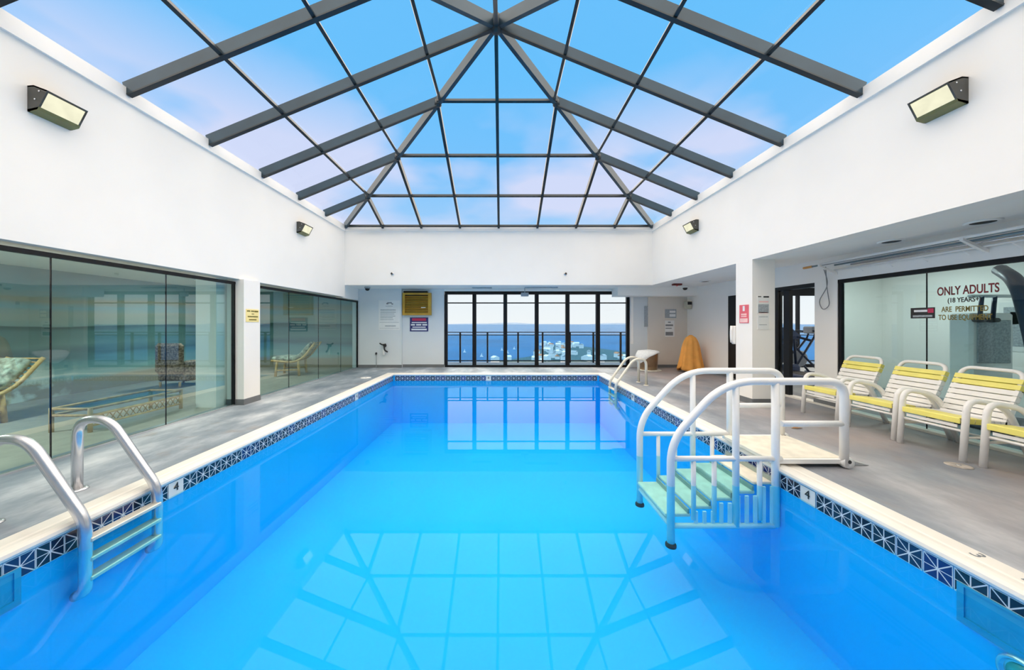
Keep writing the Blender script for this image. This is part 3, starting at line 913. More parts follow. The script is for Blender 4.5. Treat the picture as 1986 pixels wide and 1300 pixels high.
ladder(3.27, 2.58, 7.47, 7.88, 0.60, 0.030, 'oldsteel', (-0.11, -0.26, -0.40), -0.5, 'cream painted pool ladder near the covered bin', -1)

# ------------------------------------------------------------------ pool entry steps
st = thing('pool_steps', 'white tubular pool steps with handrails and cream treads', 'pool steps', (2.4, 3.56, -0.75))
YNR, YFR = 3.20, 3.92
for y, nm in ((YNR, 'near'), (YFR, 'far')):
    path = fillet([(3.32, y, 0.03), (3.32, y, 0.84), (2.16, y, 0.84), (1.64, y, 0.26), (1.64, y, -0.72)], [0.16, 0.30, 0.22], 9)
    MB().tube(path, 0.036, 12).build('handrail', 'pvc', st)
    MB().tube([(1.64, y, 0.09), (2.71, y, 0.09)], 0.026, 10).build('lower_rail', 'pvc', st)
    MB().tube([(2.71, y, 0.43), (3.32, y, 0.43)], 0.028, 10).build('guard_rail', 'pvc', st)
    MB().tube([(2.27, y, 0.84), (2.27, y, -0.56)], 0.030, 10).build('post', 'pvc', st)
    MB().tube([(2.71, y, 0.84), (2.71, y, 0.0)] if y == YFR else [(2.655, y, 0.84), (2.655, y, -0.56)], 0.034, 10).build('post', 'pvc', st)
    for x in (1.86, 2.06, 2.50):
        MB().tube([(x, y, 0.09), (x, y, -0.50)], 0.022, 8).build('baluster', 'pvc', st)
    MB().tube([(1.64, y, -0.56), (2.64, y, -0.56)], 0.026, 10).build('base_rail', 'pvc', st)
    MB().lathe([(0.05, -0.76), (0.05, -0.735), (0.034, -0.72)], (1.64, y, 0), 14).build('foot_pad', 'rubber', st)
MB().tube([(1.64, YNR, -0.56), (1.64, YFR, -0.56)], 0.026, 10).build('base_rail', 'pvc', st)
for x0, x1, z in ((1.60, 1.85, -0.46), (1.85, 2.06, -0.385), (2.05, 2.27, -0.305), (2.26, 2.48, -0.235), (2.46, 2.665, -0.145)):
    MB().bevbox(x0, x1, YNR + 0.03, YFR - 0.03, z - 0.035, z, 0.008).build('tread', 'tread', st, label='cream ribbed step tread')
    MB().box(x1 - 0.03, x1 - 0.012, YNR + 0.03, YFR - 0.03, z - 0.0, z + 0.045).build('riser', M.setdefault('riser', mat('green_grey_riser', (0.34, 0.40, 0.36), 0.6)), st)
k = 0
for i in range(12):
    x = 1.72 + i * 0.082
    zt = -0.50 if x < 1.85 else -0.42 if x < 2.06 else -0.34 if x < 2.27 else -0.27 if x < 2.48 else -0.18
    if zt < -0.48: continue
    for y in (YNR, YFR):
        MB().box(x - 0.016, x + 0.016, y - 0.008, y + 0.008, -0.55, zt).build('side_slat', 'pvc', st)
MB().bevbox(2.62, 3.36, YNR + 0.03, YFR - 0.03, 0.035, 0.085, 0.01).build('platform', 'tread', st, label='cream platform bridging the coping')
MB().box(2.62, 3.36, YNR + 0.0, YNR + 0.03, 0.04, 0.082).build('platform_edge', 'pvc', st)
MB().box(2.62, 3.36, YFR - 0.03, YFR, 0.04, 0.082).build('platform_edge', 'pvc', st)
MB().prism([(3.36, YNR + 0.05, 0.07), (3.62, YNR + 0.05, 0.004), (3.36, YNR + 0.05, 0.0)], (0, 0.62, 0)).build('ramp_flap', M.setdefault('flap', mat('grey_ramp_plate', (0.45, 0.46, 0.46), 0.5)), st)
for y in (YNR, YFR):
    MB().lathe([(0.02, -0.03), (0.055, -0.03), (0.058, 0.0), (0.055, 0.03), (0.02, 0.03)], (3.34, y - 0.0, 0.058), 16, 'Y').build('caster_wheel', 'pvc', st)
    MB().lathe([(0.018, -0.036), (0.022, 0.0), (0.018, 0.036)], (3.34, y, 0.07), 10, 'Y').build('hub', 'rubber', st)

# ------------------------------------------------------------------ strap chairs
def strap_chair(x, y, lab):
    t = thing('strap_chair', lab, 'chair', (x + 0.35, y, 0), 'strap chairs in a row by the gym glass')
    W = 0.265
    for s in (-1, 1):
        yy = y + s * W
        side = fillet([(x, yy, 0.0), (x + 0.045, yy, 0.63), (x + 0.44, yy, 0.56), (x + 0.70, yy, 0.0)], [0.13, 0.16], 8)
        MB().tube(side, 0.027, 10).build('arm_frame', 'pvc', t)
        MB().tube([(x + 0.016, yy, 0.24), (x + 0.60, yy, 0.24)], 0.013, 8).build('side_stretcher', 'pvc', t)
    MB().tube([(x + 0.63, y - W, 0.15), (x + 0.63, y + W, 0.15)], 0.012, 8).build('rear_stretcher', 'pvc', t)
    WS = 0.232
    sa, sb = Vector((x + 0.04, 0, 0.405)), Vector((x + 0.50, 0, 0.365))
    ta, tb_ = Vector((x + 0.46, 0, 0.34)), Vector((x + 0.70, 0, 0.90))
    sp = fillet([(sb.x, y - WS, sb.z), (sa.x, y - WS, sa.z), (sa.x, y + WS, sa.z), (sb.x, y + WS, sb.z)], 0.06, 5)
    MB().tube(sp, 0.020, 8).build('seat_frame', 'pvc', t)
    bp_ = fillet([(ta.x, y - WS, ta.z), (tb_.x, y - WS, tb_.z), (tb_.x, y + WS, tb_.z), (ta.x, y + WS, ta.z)], 0.10, 7)
    MB().tube(bp_, 0.021, 8).build('back_frame', 'pvc', t)
    for s in (-1, 1):
        MB().tube([(x + 0.05, y + s * WS, 0.40), (x + 0.04, y + s * W, 0.42)], 0.013, 6).build('seat_bracket', 'pvc', t)
        MB().tube([(x + 0.49, y + s * WS, 0.40), (x + 0.47, y + s * W, 0.46)], 0.013, 6).build('seat_bracket', 'pvc', t)
    def strap(p, q, f0, f1, mt, lab_=None):
        d = (q - p)
        nrm = Vector((-d.z, 0, d.x)).normalized()
        a, b_ = p + d * f0, p + d * f1
        y0, y1 = y - WS - 0.02, y + WS + 0.02
        ring = []
        mb = MB()
        off = 0.023
        for sgn in (1, -1):
            c0, c1 = a + nrm * off * sgn, b_ + nrm * off * sgn
            th = nrm * 0.003 * sgn
            mb.prism([(c0.x, y0, c0.z), (c1.x, y0, c1.z), (c1.x, y1, c1.z), (c0.x, y1, c0.z)], th)
        for yy in (y0 - 0.003, y1):
            c0, c1 = a + nrm * (off + 0.003), b_ + nrm * (off + 0.003)
            e0, e1 = a - nrm * (off + 0.003), b_ - nrm * (off + 0.003)
            mb.prism([(c0.x, yy, c0.z), (c1.x, yy, c1.z), (e1.x, yy, e1.z), (e0.x, yy, e0.z)], (0, 0.003, 0))
        o = mb.build('strap', mt, t)
        if lab_: o['label'] = lab_
    n = 7
    for i in range(n):
        f0 = -0.06 + i / n
        strap(sa, sb, f0 + 0.012, f0 + 1 / n - 0.012, 'strapy' if i < 4 else 'strapw', 'yellow vinyl strap' if i < 4 else None)
    n = 9
    for i in range(n):
        f0 = 0.02 + i * 0.105
        y_ = i in (7, 8) or i == 6
        if i == 8: 
            continue
        strap(ta, tb_, f0 + 0.01, f0 + 0.097, 'strapy' if i in (6, 7) else 'strapw', 'yellow vinyl strap' if i in (6, 7) else None)
    # front drop of the seat
    MB().bevbox(x - 0.002, x + 0.012, y - WS - 0.01, y + WS + 0.01, 0.375, 0.433, 0.005).build('front_strap', 'strapy', t, label='yellow strap wrapped over the front edge')
    MB().box(x + 0.014, x + 0.022, y - WS + 0.02, y + WS - 0.02, 0.33, 0.36).build('front_strap', 'strapw', t)
    MB().tube([(x + 0.03, y - W, 0.30), (x + 0.03, y + W, 0.30)], 0.014, 8).build('front_rail', 'pvc', t)
    return t
strap_chair(4.74, 4.93, 'white and yellow strap chair behind the pool-step handrail, farthest of the row')
strap_chair(4.71, 4.23, 'white and yellow strap chair second from the doorway end of the row')
strap_chair(4.68, 3.615, 'white and yellow strap chair below the lettered glass, whole in view')
strap_chair(4.69, 2.95, 'white and yellow strap chair cut off by the picture edge')

# ------------------------------------------------------------------ gym lettering on the glass
for body, size, y, z, mt, sx in (('ONLY ADULTS', 0.145, 3.93, 1.80, 'redink', 0.545), ('(18 YEARS+)', 0.080, 3.95, 1.685, 'blackink', 0.68),
                                 ('ARE  PERMITTED', 0.090, 3.95, 1.575, 'olive', 0.60), ('TO USE EQUIPMENT', 0.090, 3.95, 1.475, 'olive', 0.56)):
    if mt == 'redink':
        M['redink'] = mat('dark_red_ink', (0.16, 0.012, 0.02), 0.5, var=0.5, scale=4)
    o = text('glass_lettering', body, size, mt, (XG + 0.032, y, z), FACE_LEFT, sx=sx, bold=size * 0.022)
    tag(o, {'ONLY ADULTS': 'large dark red ONLY ADULTS line lettered on the gym glass', '(18 YEARS+)': 'black (18 YEARS+) line lettered on the gym glass',
            'ARE  PERMITTED': 'olive ARE PERMITTED line lettered on the gym glass', 'TO USE EQUIPMENT': 'olive TO USE EQUIPMENT line lettered on the gym glass'}[body], 'lettering')

# ------------------------------------------------------------------ notices
def notice(name, label, cat, axis, u0, u1, z0, z1, d, material, bars=(), thick=0.008):
    """flat notice on a wall. axis 'Y-': faces the camera at y=d ; 'X-': faces -X at x=d ; 'X+': faces +X at x=d
    bars: (u0,u1,z0,z1,material) in fractions"""
    uc, = ((u0 + u1) / 2,)
    loc = (uc, d, z0) if axis == 'Y-' else (d, uc, z0)
    t = thing(name, label, cat, loc)
    def B(a, b_, c, e, lo, hi, nm, mt):
        if axis == 'Y-': MB().box(a, b_, d - hi, d - lo, c, e).build(nm, mt, t)
        elif axis == 'X-': MB().box(d - hi, d - lo, a, b_, c, e).build(nm, mt, t)
        else: MB().box(d + lo, d + hi, a, b_, c, e).build(nm, mt, t)
    B(u0, u1, z0, z1, 0.001, thick, 'board', material)
    for fu0, fu1, fz0, fz1, mt in bars:
        a, b_ = u0 + (u1 - u0) * fu0, u0 + (u1 - u0) * fu1
        B(min(a, b_), max(a, b_), z0 + (z1 - z0) * fz0, z0 + (z1 - z0) * fz1, thick, thick + 0.0015, 'print_line', mt)
    return t
PW = YW - 0.09
notice('rules_board', 'white pool rules board with faint grey print on the far wall', 'sign', 'Y-', -3.92, -3.24, 1.20, 2.14, PW, 'paper',
       [(0.40, 0.62, 0.90, 0.935, 'ink'), (0.36, 0.46, 0.87, 0.91, 'ink'), (0.60, 0.68, 0.86, 0.90, 'ink'), (0.32, 0.66, 0.80, 0.815, 'greypaper'),
        (0.08, 0.80, 0.66, 0.69, 'greypaper'), (0.08, 0.80, 0.59, 0.615, 'greypaper'), (0.08, 0.74, 0.53, 0.55, 'greypaper'), (0.08, 0.78, 0.46, 0.48, 'greypaper'),
        (0.08, 0.66, 0.40, 0.42, 'greypaper'), (0.08, 0.70, 0.34, 0.355, 'greypaper'), (0.05, 0.95, 0.25, 0.26, 'greypaper'), (0.3, 0.8, 0.12, 0.15, 'greypaper'), (0.05, 0.95, 0.05, 0.06, 'greypaper')])
notice('warning_sign', 'navy warning sign with red panel below the mustard vent', 'sign', 'Y-', -2.95, -2.36, 1.15, 1.60, YW, 'navy',
       [(0.12, 0.88, 0.76, 0.94, 'red'), (0.10, 0.92, 0.60, 0.67, 'whiteprint'), (0.06, 0.28, 0.42, 0.53, 'whiteprint'), (0.34, 0.62, 0.42, 0.53, 'whiteprint'), (0.68, 0.94, 0.42, 0.53, 'whiteprint'),
        (0.14, 0.86, 0.27, 0.34, 'whiteprint'), (0.08, 0.92, 0.08, 0.20, 'whiteprint')])
notice('pillar_notice', 'yellow notice with dark lettering on the lounge pillar', 'sign', 'X+', 5.71, 6.01, 1.43, 1.655, -4.43, 'yellownote',
       [(0.06, 0.30, 0.80, 0.90, 'olive'), (0.38, 0.62, 0.80, 0.90, 'olive'), (0.64, 0.94, 0.78, 0.90, 'olive'), (0.42, 0.60, 0.60, 0.66, 'olive'), (0.12, 0.92, 0.37, 0.47, 'olive'), (0.22, 0.80, 0.13, 0.22, 'olive')])
notice('extinguisher_sign', 'coral red fire sign on the deck pillar', 'sign', 'X-', 5.78, 6.00, 1.41, 1.735, 4.33, 'redsign',
       [(0.4, 0.62, 0.66, 0.94, 'whiteprint'), (0.2, 0.8, 0.44, 0.52, 'pink'), (0.2, 0.8, 0.34, 0.40, 'pink'), (0.08, 0.92, 0.04, 0.26, 'pink')])
notice('picture_notice', 'small grey and pink notice on the deck pillar facing the viewer', 'sign', 'Y-', 4.42, 4.61, 1.58, 1.88, 5.70, 'paper',
       [(0.02, 0.98, 0.02, 0.52, 'greypaper'), (0.1, 0.9, 0.0, 0.06, 'pink'), (0.1, 0.95, 0.62, 0.70, 'pink'), (0.0, 0.3, 0.93, 0.98, 'blackink'), (0.5, 1.0, 0.90, 0.98, 'blackink')])
notice('paper_notice', 'faint white paper below the grey notice on the deck pillar', 'sign', 'Y-', 4.42, 4.61, 1.30, 1.55, 5.70, 'paper', [(0.1, 0.9, 0.85, 0.89, 'greypaper'), (0.1, 0.8, 0.3, 0.34, 'greypaper')])
BW = YW - 0.06
notice('framed_notice', 'grey framed notice on the beige far wall', 'sign', 'Y-', 5.22, 5.58, 1.58, 1.86, BW, 'greypaper', [(0.4, 0.92, 0.6, 0.85, 'paper'), (0.4, 0.92, 0.15, 0.45, 'paper')])
notice('printed_notice', 'pale notice with bold dark lines below the framed one', 'sign', 'Y-', 5.22, 5.52, 0.98, 1.50, BW, 'paper',
       [(0.3, 0.6, 0.86, 0.92, 'ink'), (0.05, 0.85, 0.66, 0.76, 'ink'), (0.05, 0.7, 0.50, 0.55, 'ink'), (0.05, 0.85, 0.08, 0.30, 'ink')])
notice('door_closer_panel', 'narrow grey panel on the wall beside the far doors', 'panel', 'Y-', 4.58, 4.68, 1.30, 1.96, YW - 0.001, 'greypaper', thick=0.05)
notice('glass_notice', 'small dark notice stuck on the gym glass beside the lettering', 'sign', 'X-', 4.21, 4.46, 1.47, 1.61, XG + 0.03, 'blackink',
       [(0.30, 0.85, 0.60, 0.80, 'whiteprint'), (0.1, 0.9, 0.12, 0.3, 'greypaper'), (0.05, 0.28, 0.5, 0.9, 'red')], thick=0.003)

# ------------------------------------------------------------------ mustard louvred vent
vt = thing('louvred_vent', 'mustard yellow louvred vent high on the far wall', 'vent', (-2.705, YW, 1.665))
x0, x1, z0, z1 = -3.15, -2.25, 1.67, 2.38
d0, d1 = YW - 0.13, YW
MB().box(x0 + 0.03, x1 - 0.03, d0 + 0.05, d1, z0 + 0.03, z1 - 0.03).build('backing', 'dark', vt)
fr = MB()
fr.box(x0, x0 + 0.07, d0, d1, z0, z1); fr.box(x1 - 0.09, x1, d0, d1, z0, z1)
fr.box(x0 + 0.07, x1 - 0.09, d0, d1, z0, z0 + 0.07); fr.box(x0 + 0.07, x1 - 0.09, d0, d1, z1 - 0.06, z1)
fr.build('frame', 'yellowvent', vt)
for i in range(10):
    z = z0 + 0.10 + i * 0.054
    MB().prism([(x0 + 0.07, d0 + 0.012, z - 0.012), (x0 + 0.07, d0 + 0.06, z + 0.026), (x0 + 0.07, d0 + 0.06, z + 0.034), (x0 + 0.07, d0 + 0.012, z - 0.002)], (x1 - x0 - 0.16, 0, 0)).build('slat', 'yellowvent', vt)
MB().box(-2.56, -2.42, d0 - 0.004, d0 + 0.02, 1.90, 1.925).build('handle', 'pvc', vt, label='white pull tab')
MB().box(x0 + 0.02, x1 - 0.12, YW - 0.10, YW, z1 + 0.0, z1 + 0.06).build('top_flange', 'black', vt)

# ------------------------------------------------------------------ small wall and ceiling fittings
v_ = thing('hose_valve', 'black wall tap with short white hose on the far wall', 'tap', (-3.75, PW, 0.36))
MB().lathe([(0.05, 0.0), (0.05, -0.02), (0.03, -0.03), (0.03, -0.09)], (-3.72, PW, 0.70), 14, 'Y').build('body', 'rubber', v_)
MB().tube(fillet([(-3.86, PW - 0.08, 0.78), (-3.78, PW - 0.09, 0.73), (-3.66, PW - 0.08, 0.75)], 0.04), 0.022, 8).build('lever', 'rubber', v_)
MB().tube(fillet([(-3.72, PW - 0.08, 0.68), (-3.70, PW - 0.10, 0.56), (-3.62, PW - 0.05, 0.50)], 0.05), 0.024, 8).build('spout', 'rubber', v_)
MB().lathe([(0.02, 0.40), (0.035, 0.42), (0.035, 0.56), (0.02, 0.60)], (-3.735, PW - 0.07, 0), 12).build('hose_end', 'pvc', v_, label='white hose end')
pk = thing('pipe_stub', 'thin grey pipe with black cap beside the wall tap', 'pipe', (-3.99, PW - 0.02, 0))
MB().tube([(-3.99, PW - 0.02, 0.0), (-3.99, PW - 0.02, 0.43)], 0.01, 8).build('pipe', 'greypaper', pk)
MB().lathe([(0.012, 0.42), (0.03, 0.43), (0.03, 0.47), (0.01, 0.49)], (-3.99, PW - 0.03, 0), 10).build('cap', 'rubber', pk)
def dome_cam(x, y, z, lab, wall):
    t = thing('dome_camera', lab, 'camera', (x, y, z - 0.12))
    MB().lathe([(0.08, 0.0), (0.085, -0.03), (0.07, -0.05)], (x, y, z), 18).build('mount', 'greypaper' if wall else 'paper', t)
    MB().lathe([(0.066, -0.05), (0.062, -0.08), (0.04, -0.11), (0.005, -0.12)], (x, y, z), 18).build('dome', 'rubber', t)
dome_cam(-4.05, 9.95, HB, 'dark dome camera under the ceiling above the far wall pipes', True)
dome_cam(5.42, 9.75, HB, 'white-based dome camera under the ceiling by the beige wall', False)
em = thing('smoke_alarm', 'dark red ceiling alarm by the beige wall', 'alarm', (4.85, 9.15, HB - 0.05))
MB().bevbox(4.74, 4.98, 9.09, 9.21, HB - 0.05, HB, 0.01).build('body', M.setdefault('dred', mat('dark_red_plastic', (0.14, 0.02, 0.02), 0.5)), em)
MB().lathe([(0.03, -0.05), (0.02, -0.07), (0.004, -0.075)], (4.86, 9.15, HB), 12).build('lens', 'redsign', em)
sp_ = thing('wall_speaker', 'small cream speaker box in the corner over the beige wall', 'speaker', (5.86, 10.35, 1.86))
MB().bevbox(5.76, 5.92, 10.25, 10.45, 1.86, 2.10, 0.015).build('cabinet', M.setdefault('putty', mat('putty_plastic', (0.55, 0.53, 0.43), 0.6)), sp_)
MB().box(5.775, 5.905, 10.243, 10.25, 1.99, 2.08).build('grille', 'rubber', sp_)
for x, lab in ((-3.14, 'small sprinkler head on the beam above the rules board'), (1.83, 'small sprinkler head on the beam above the far doors')):
    s_ = thing('sprinkler_head', lab, 'sprinkler', (x, YB, 2.81))
    MB().lathe([(0.045, 0.0), (0.045, -0.008), (0.02, -0.012)], (x, YB, 2.83), 14, 'Y').build('plate', 'steel', s_)
    MB().lathe([(0.012, -0.012), (0.012, -0.05), (0.03, -0.055), (0.03, -0.06)], (x, YB, 2.83), 12, 'Y').build('nozzle', 'rubber', s_)
ex = thing('exit_light', 'small dark box hung in front of the far door head', 'light box', (0.72, 10.3, 2.25))
MB().bevbox(0.60, 0.84, 10.27, 10.33, 2.25, 2.37, 0.01).build('case', 'gymgrey', ex)
MB().tube([(0.72, 10.3, 2.37), (0.72, 10.3, HB)], 0.012, 8).build('stem', 'gymgrey', ex)
for x, y, lab in ((5.22, 4.42, 'dark round ceiling vent above the strap chairs, farther of two'), (5.22, 3.58, 'dark round ceiling vent above the strap chairs, nearer of two'),
                  (5.3, 8.6, 'small round ceiling vent by the black side door')):
    c_ = thing('ceiling_vent', lab, 'vent', (x, y, HB - 0.02), 'round vents in the low ceiling')
    MB().lathe([(0.13, 0.0), (0.13, -0.012), (0.11, -0.02), (0.09, -0.012)], (x, y, HB), 24).build('rim', 'paper', c_)
    MB().lathe([(0.09, -0.006), (0.088, -0.014), (0.02, -0.016)], (x, y, HB), 20).build('grille', 'rubber', c_)
for x, y, w, lab in ((-0.6, 10.1, 0.30, 'slim grey ceiling strip left of the hanging box'), (1.2, 10.0, 0.5, 'slim green ceiling strip right of the hanging box')):
    MB().bevbox(x - w, x + w, y - 0.06, y + 0.06, HB - 0.03, HB, 0.008).build('ceiling_strip', 'greypaper', label=lab, cat='ceiling strip')

# drains on the deck
def drain(x, y, lab, mt, r=0.13):
    t = thing('deck_drain', lab, 'drain', (x, y, 0))
    MB().lathe([(r, 0.0), (r, 0.004), (r * 0.85, 0.007), (0.015, 0.007)], (x, y, 0), 24).build('cover', mt, t)
    MB().lathe([(0.02, 0.007), (0.015, 0.011), (0.003, 0.012)], (x, y, 0), 12).build('screw', 'steel', t)
drain(-3.51, 8.53, 'white round drain cover on the deck near the lounge glass', 'pvc')
drain(4.50, 3.25, 'pale drain cover on the deck in front of the strap chairs', M.setdefault('dcov', mat('worn_drain_metal', (0.42, 0.38, 0.34), 0.6, var=0.3, scale=12)), 0.09)
lf = MB()
lf.prism([(3.86, 4.40, 0.004), (3.92, 4.43, 0.012), (4.02, 4.41, 0.006), (3.93, 4.375, 0.01)], (0, 0, 0.002)).build('fallen_leaf', M.setdefault('leaf', mat('dry_brown_leaf', (0.30, 0.15, 0.06), 0.8)), label='small dry brown leaf on the deck behind the platform', cat='leaf')

# wall phone hidden mostly behind the deck pillar
ph = thing('wall_phone', 'white wall phone peeking past the deck pillar', 'phone', (4.29, 6.2, 0.9))
MB().bevbox(4.30, 4.36, 6.11, 6.19, 1.02, 1.36, 0.015).build('body', 'pvc', ph)
MB().tube(fillet([(4.285, 6.15, 1.36), (4.275, 6.15, 1.20), (4.285, 6.15, 1.05)], 0.1), 0.022, 8).build('handset', 'pvc', ph)

# ------------------------------------------------------------------ covered bin and orange towel
bn = thing('towel_bin', 'round bronze metal bin with a white towel over its rim', 'bin', (4.42, 9.95, 0))
MB().lathe([(0.24, 0.0), (0.24, 0.02), (0.25, 0.03), (0.27, 0.50), (0.275, 0.52), (0.26, 0.525)], (4.42, 9.95, 0), 28).build('body', 'bin', bn)
MB().lathe([(0.33, 0.0), (0.33, 0.02), (0.30, 0.03)], (4.45, 9.93, 0), 28).build('base_tray', 'oldsteel', bn)
v, f = [], []
NR, NA = 6, 28
for i in range(NR):
    for j in range(NA):
        a = 2 * math.pi * j / NA
        k = i / (NR - 1)
        rr_ = 0.05 + 0.245 * min(1, k * 1.6)
        hang = max(0, k - 0.62) / 0.38
        left = 0.5 - 0.5 * math.cos(a - 0.4)
        z = 0.60 - 0.05 * k - hang * (0.03 + 0.30 * left ** 6) + 0.008 * math.sin(5 * a)
        rr_ += hang * 0.07 * left + 0.008 * math.sin(7 * a) * k
        v.append((4.42 + rr_ * math.cos(a), 9.95 + rr_ * math.sin(a), z))
for i in range(NR - 1):
    for j in range(NA):
        m_ = (j + 1) % NA
        f.append((i * NA + j, i * NA + m_, (i + 1) * NA + m_, (i + 1) * NA + j))
f.append(tuple(range(NA - 1, -1, -1)))
to = MB().add(v, f, True).build('white_towel', 'towel', label='white towel draped over the bronze bin', cat='towel')
so = to.modifiers.new('thickness', 'SOLIDIFY'); so.thickness = 0.012; so.offset = 1

v, f = [], []
NR, NA = 14, 44
for i in range(NR):
    k = i / (NR - 1)
    for j in range(NA):
        a = 2 * math.pi * j / NA
        z = 1.07 * (1 - k) + 0.06 * k - (0.05 * math.sin(3 * a + 1) * k)
        dome = math.sqrt(max(0, 1 - (1 - min(1, k * 2.4)) ** 2))
        fold = 1 + k ** 0.6 * (0.13 * math.sin(9 * a) + 0.07 * math.sin(5 * a + 1.3) + 0.04 * math.sin(17 * a))
        rx = (0.03 + 0.17 * dome + 0.14 * k ** 1.5) * fold
        ry = (0.03 + 0.14 * dome + 0.10 * k ** 1.5) * fold
        v.append((5.50 + rx * 1.05 * math.cos(a), 9.6 + ry * math.sin(a), z))
for i in range(NR - 1):
    for j in range(NA):
        m_ = (j + 1) % NA
        f.append((i * NA + j, i * NA + m_, (i + 1) * NA + m_, (i + 1) * NA + j))
f.append(tuple(range(NA - 1, -1, -1)))
ot = MB().add(v, f, True).build('orange_cover', 'orange', label='orange towelling cover draped over a stand by the far corner', cat='cover')
so = ot.modifiers.new('thickness', 'SOLIDIFY'); so.thickness = 0.01; so.offset = -1
sd = thing('cover_stand', 'low stand hidden under the orange cover', 'stand', (5.50, 9.6, 0))
MB().lathe([(0.13, 0.0), (0.13, 0.025), (0.03, 0.05), (0.025, 0.86), (0.10, 0.93), (0.02, 0.98)], (5.50, 9.6, 0), 16).build('post', 'rubber', sd)

# ------------------------------------------------------------------ pole rack above the gym glass
rk = thing('pole_rack', 'white bracket rack with long pool poles over the gym glass', 'rack', (XG - 0.15, 4.0, 2.15))
for y in (5.40, 3.72, 2.3):
    MB().prism([(XG - 0.004, y, 2.20), (XG - 0.004, y, 2.24), (XG - 0.30, y, 2.37), (XG - 0.30, y, 2.34)], (0, 0.03, 0)).build('bracket', 'pvc', rk)
MB().tube([(XG - 0.27, 1.6, 2.375), (XG - 0.27, 5.42, 2.375)], 0.018, 8).build('front_tube', 'pvc', rk)
MB().tube([(XG - 0.06, 1.6, 2.275), (XG - 0.06, 5.40, 2.275)], 0.014, 8).build('back_tube', 'pvc', rk)
for i in range(9):
    y = 2.0 + i * 0.38
    MB().bar((XG - 0.06, y, 2.275), (XG - 0.03, y - 0.05, 2.20), 0.012, 0.012).build('hook', 'pvc', rk)
def pole(x, z, y0, y1, mt, lab, grip=False):
    t = thing('pool_pole', lab, 'pole', (x, (y0 + y1) / 2, z), 'poles lying on the rack')
    MB().tube([(x, y0, z), (x, y1, z)], 0.015, 8).build('shaft', mt, t)
    if grip:
        MB().tube([(x, y1, z), (x, y1 + 0.16, z)], 0.02, 8).build('grip', 'orangegrip', t, label='orange grip')
pole(XG - 0.21, 2.372, 1.7, 5.62, 'slatepole', 'slate pool pole with orange grip on the rack', True)
pole(XG - 0.15, 2.342, 1.7, 5.3, 'slatepole', 'slate pool pole without a grip on the rack')
pole(XG - 0.10, 2.318, 1.7, 5.1, 'steel', 'silver pool pole nearest the wall on the rack')
lp = fillet([(XG - 0.20, 5.44, 2.34), (XG - 0.05, 5.50, 2.05), (XG - 0.03, 5.70, 1.78), (XG - 0.03, 5.62, 1.62), (XG - 0.03, 5.50, 1.70), (XG - 0.04, 5.54, 2.0), (XG - 0.20, 5.40, 2.33)], 0.12, 6)
tag(MB().tube(lp, 0.007, 6).build('hanging_cord', 'cable'), 'thin grey cord looped down from the pole rack end', 'cord')

# ------------------------------------------------------------------ lounge behind the glass
box('wall_left', -8.7, -8.55, -1, YW + 0.1, 0, 2.42, 'mural', kind=S, label='painted seascape mural wall of the lounge')
box('wall_back', -8.55, -4.76, YW, YW + 0.12, 0, 2.42, 'mural', kind=S)
box('wall_front', -8.55, -4.76, -1.1, -1.0, 0, 2.42, 'wall', kind=S)

# low bamboo table with lattice skirt
tbx0, tbx1, tby0, tby1 = -5.80, -5.30, 4.25, 5.45
lt = thing('bamboo_table', 'low bamboo table with lattice skirt just behind the lounge glass', 'table', (-5.55, 4.85, 0))
for (p, q) in (((tbx0, tby0), (tbx1, tby0)), ((tbx1, tby0), (tbx1, tby1)), ((tbx1, tby1), (tbx0, tby1)), ((tbx0, tby1), (tbx0, tby0))):
    MB().tube([(p[0], p[1], 0.30), (q[0], q[1], 0.30)], 0.018, 8).build('top_rail', 'wood', lt)
    MB().tube([(p[0], p[1], 0.215), (q[0], q[1], 0.215)], 0.018, 8).build('mid_rail', 'wood', lt)
MB().box(tbx0 + 0.02, tbx1 - 0.02, tby0 + 0.02, tby1 - 0.02, 0.29, 0.30).build('glass_top', 'railpane', lt)
for x in (tbx0, tbx1):
    for y in (tby0, tby1):
        MB().tube([(x, y, 0), (x, y, 0.315)], 0.024, 10).build('leg', 'wood', lt)
for i in range(14):
    y = tby0 + 0.05 + i * 0.082
    for s in (-1, 1):
        ya, yb = (y, y + 0.082) if s > 0 else (y + 0.082, y)
        MB().bar((tbx1, ya, 0.08), (tbx1, yb, 0.205), 0.006, 0.012, (1, 0, 0)).build('lattice_strip', 'wicker', lt)
MB().tube([(tbx1, tby0, 0.08), (tbx1, tby1, 0.08)], 0.014, 8).build('lattice_rail', 'wood', lt)

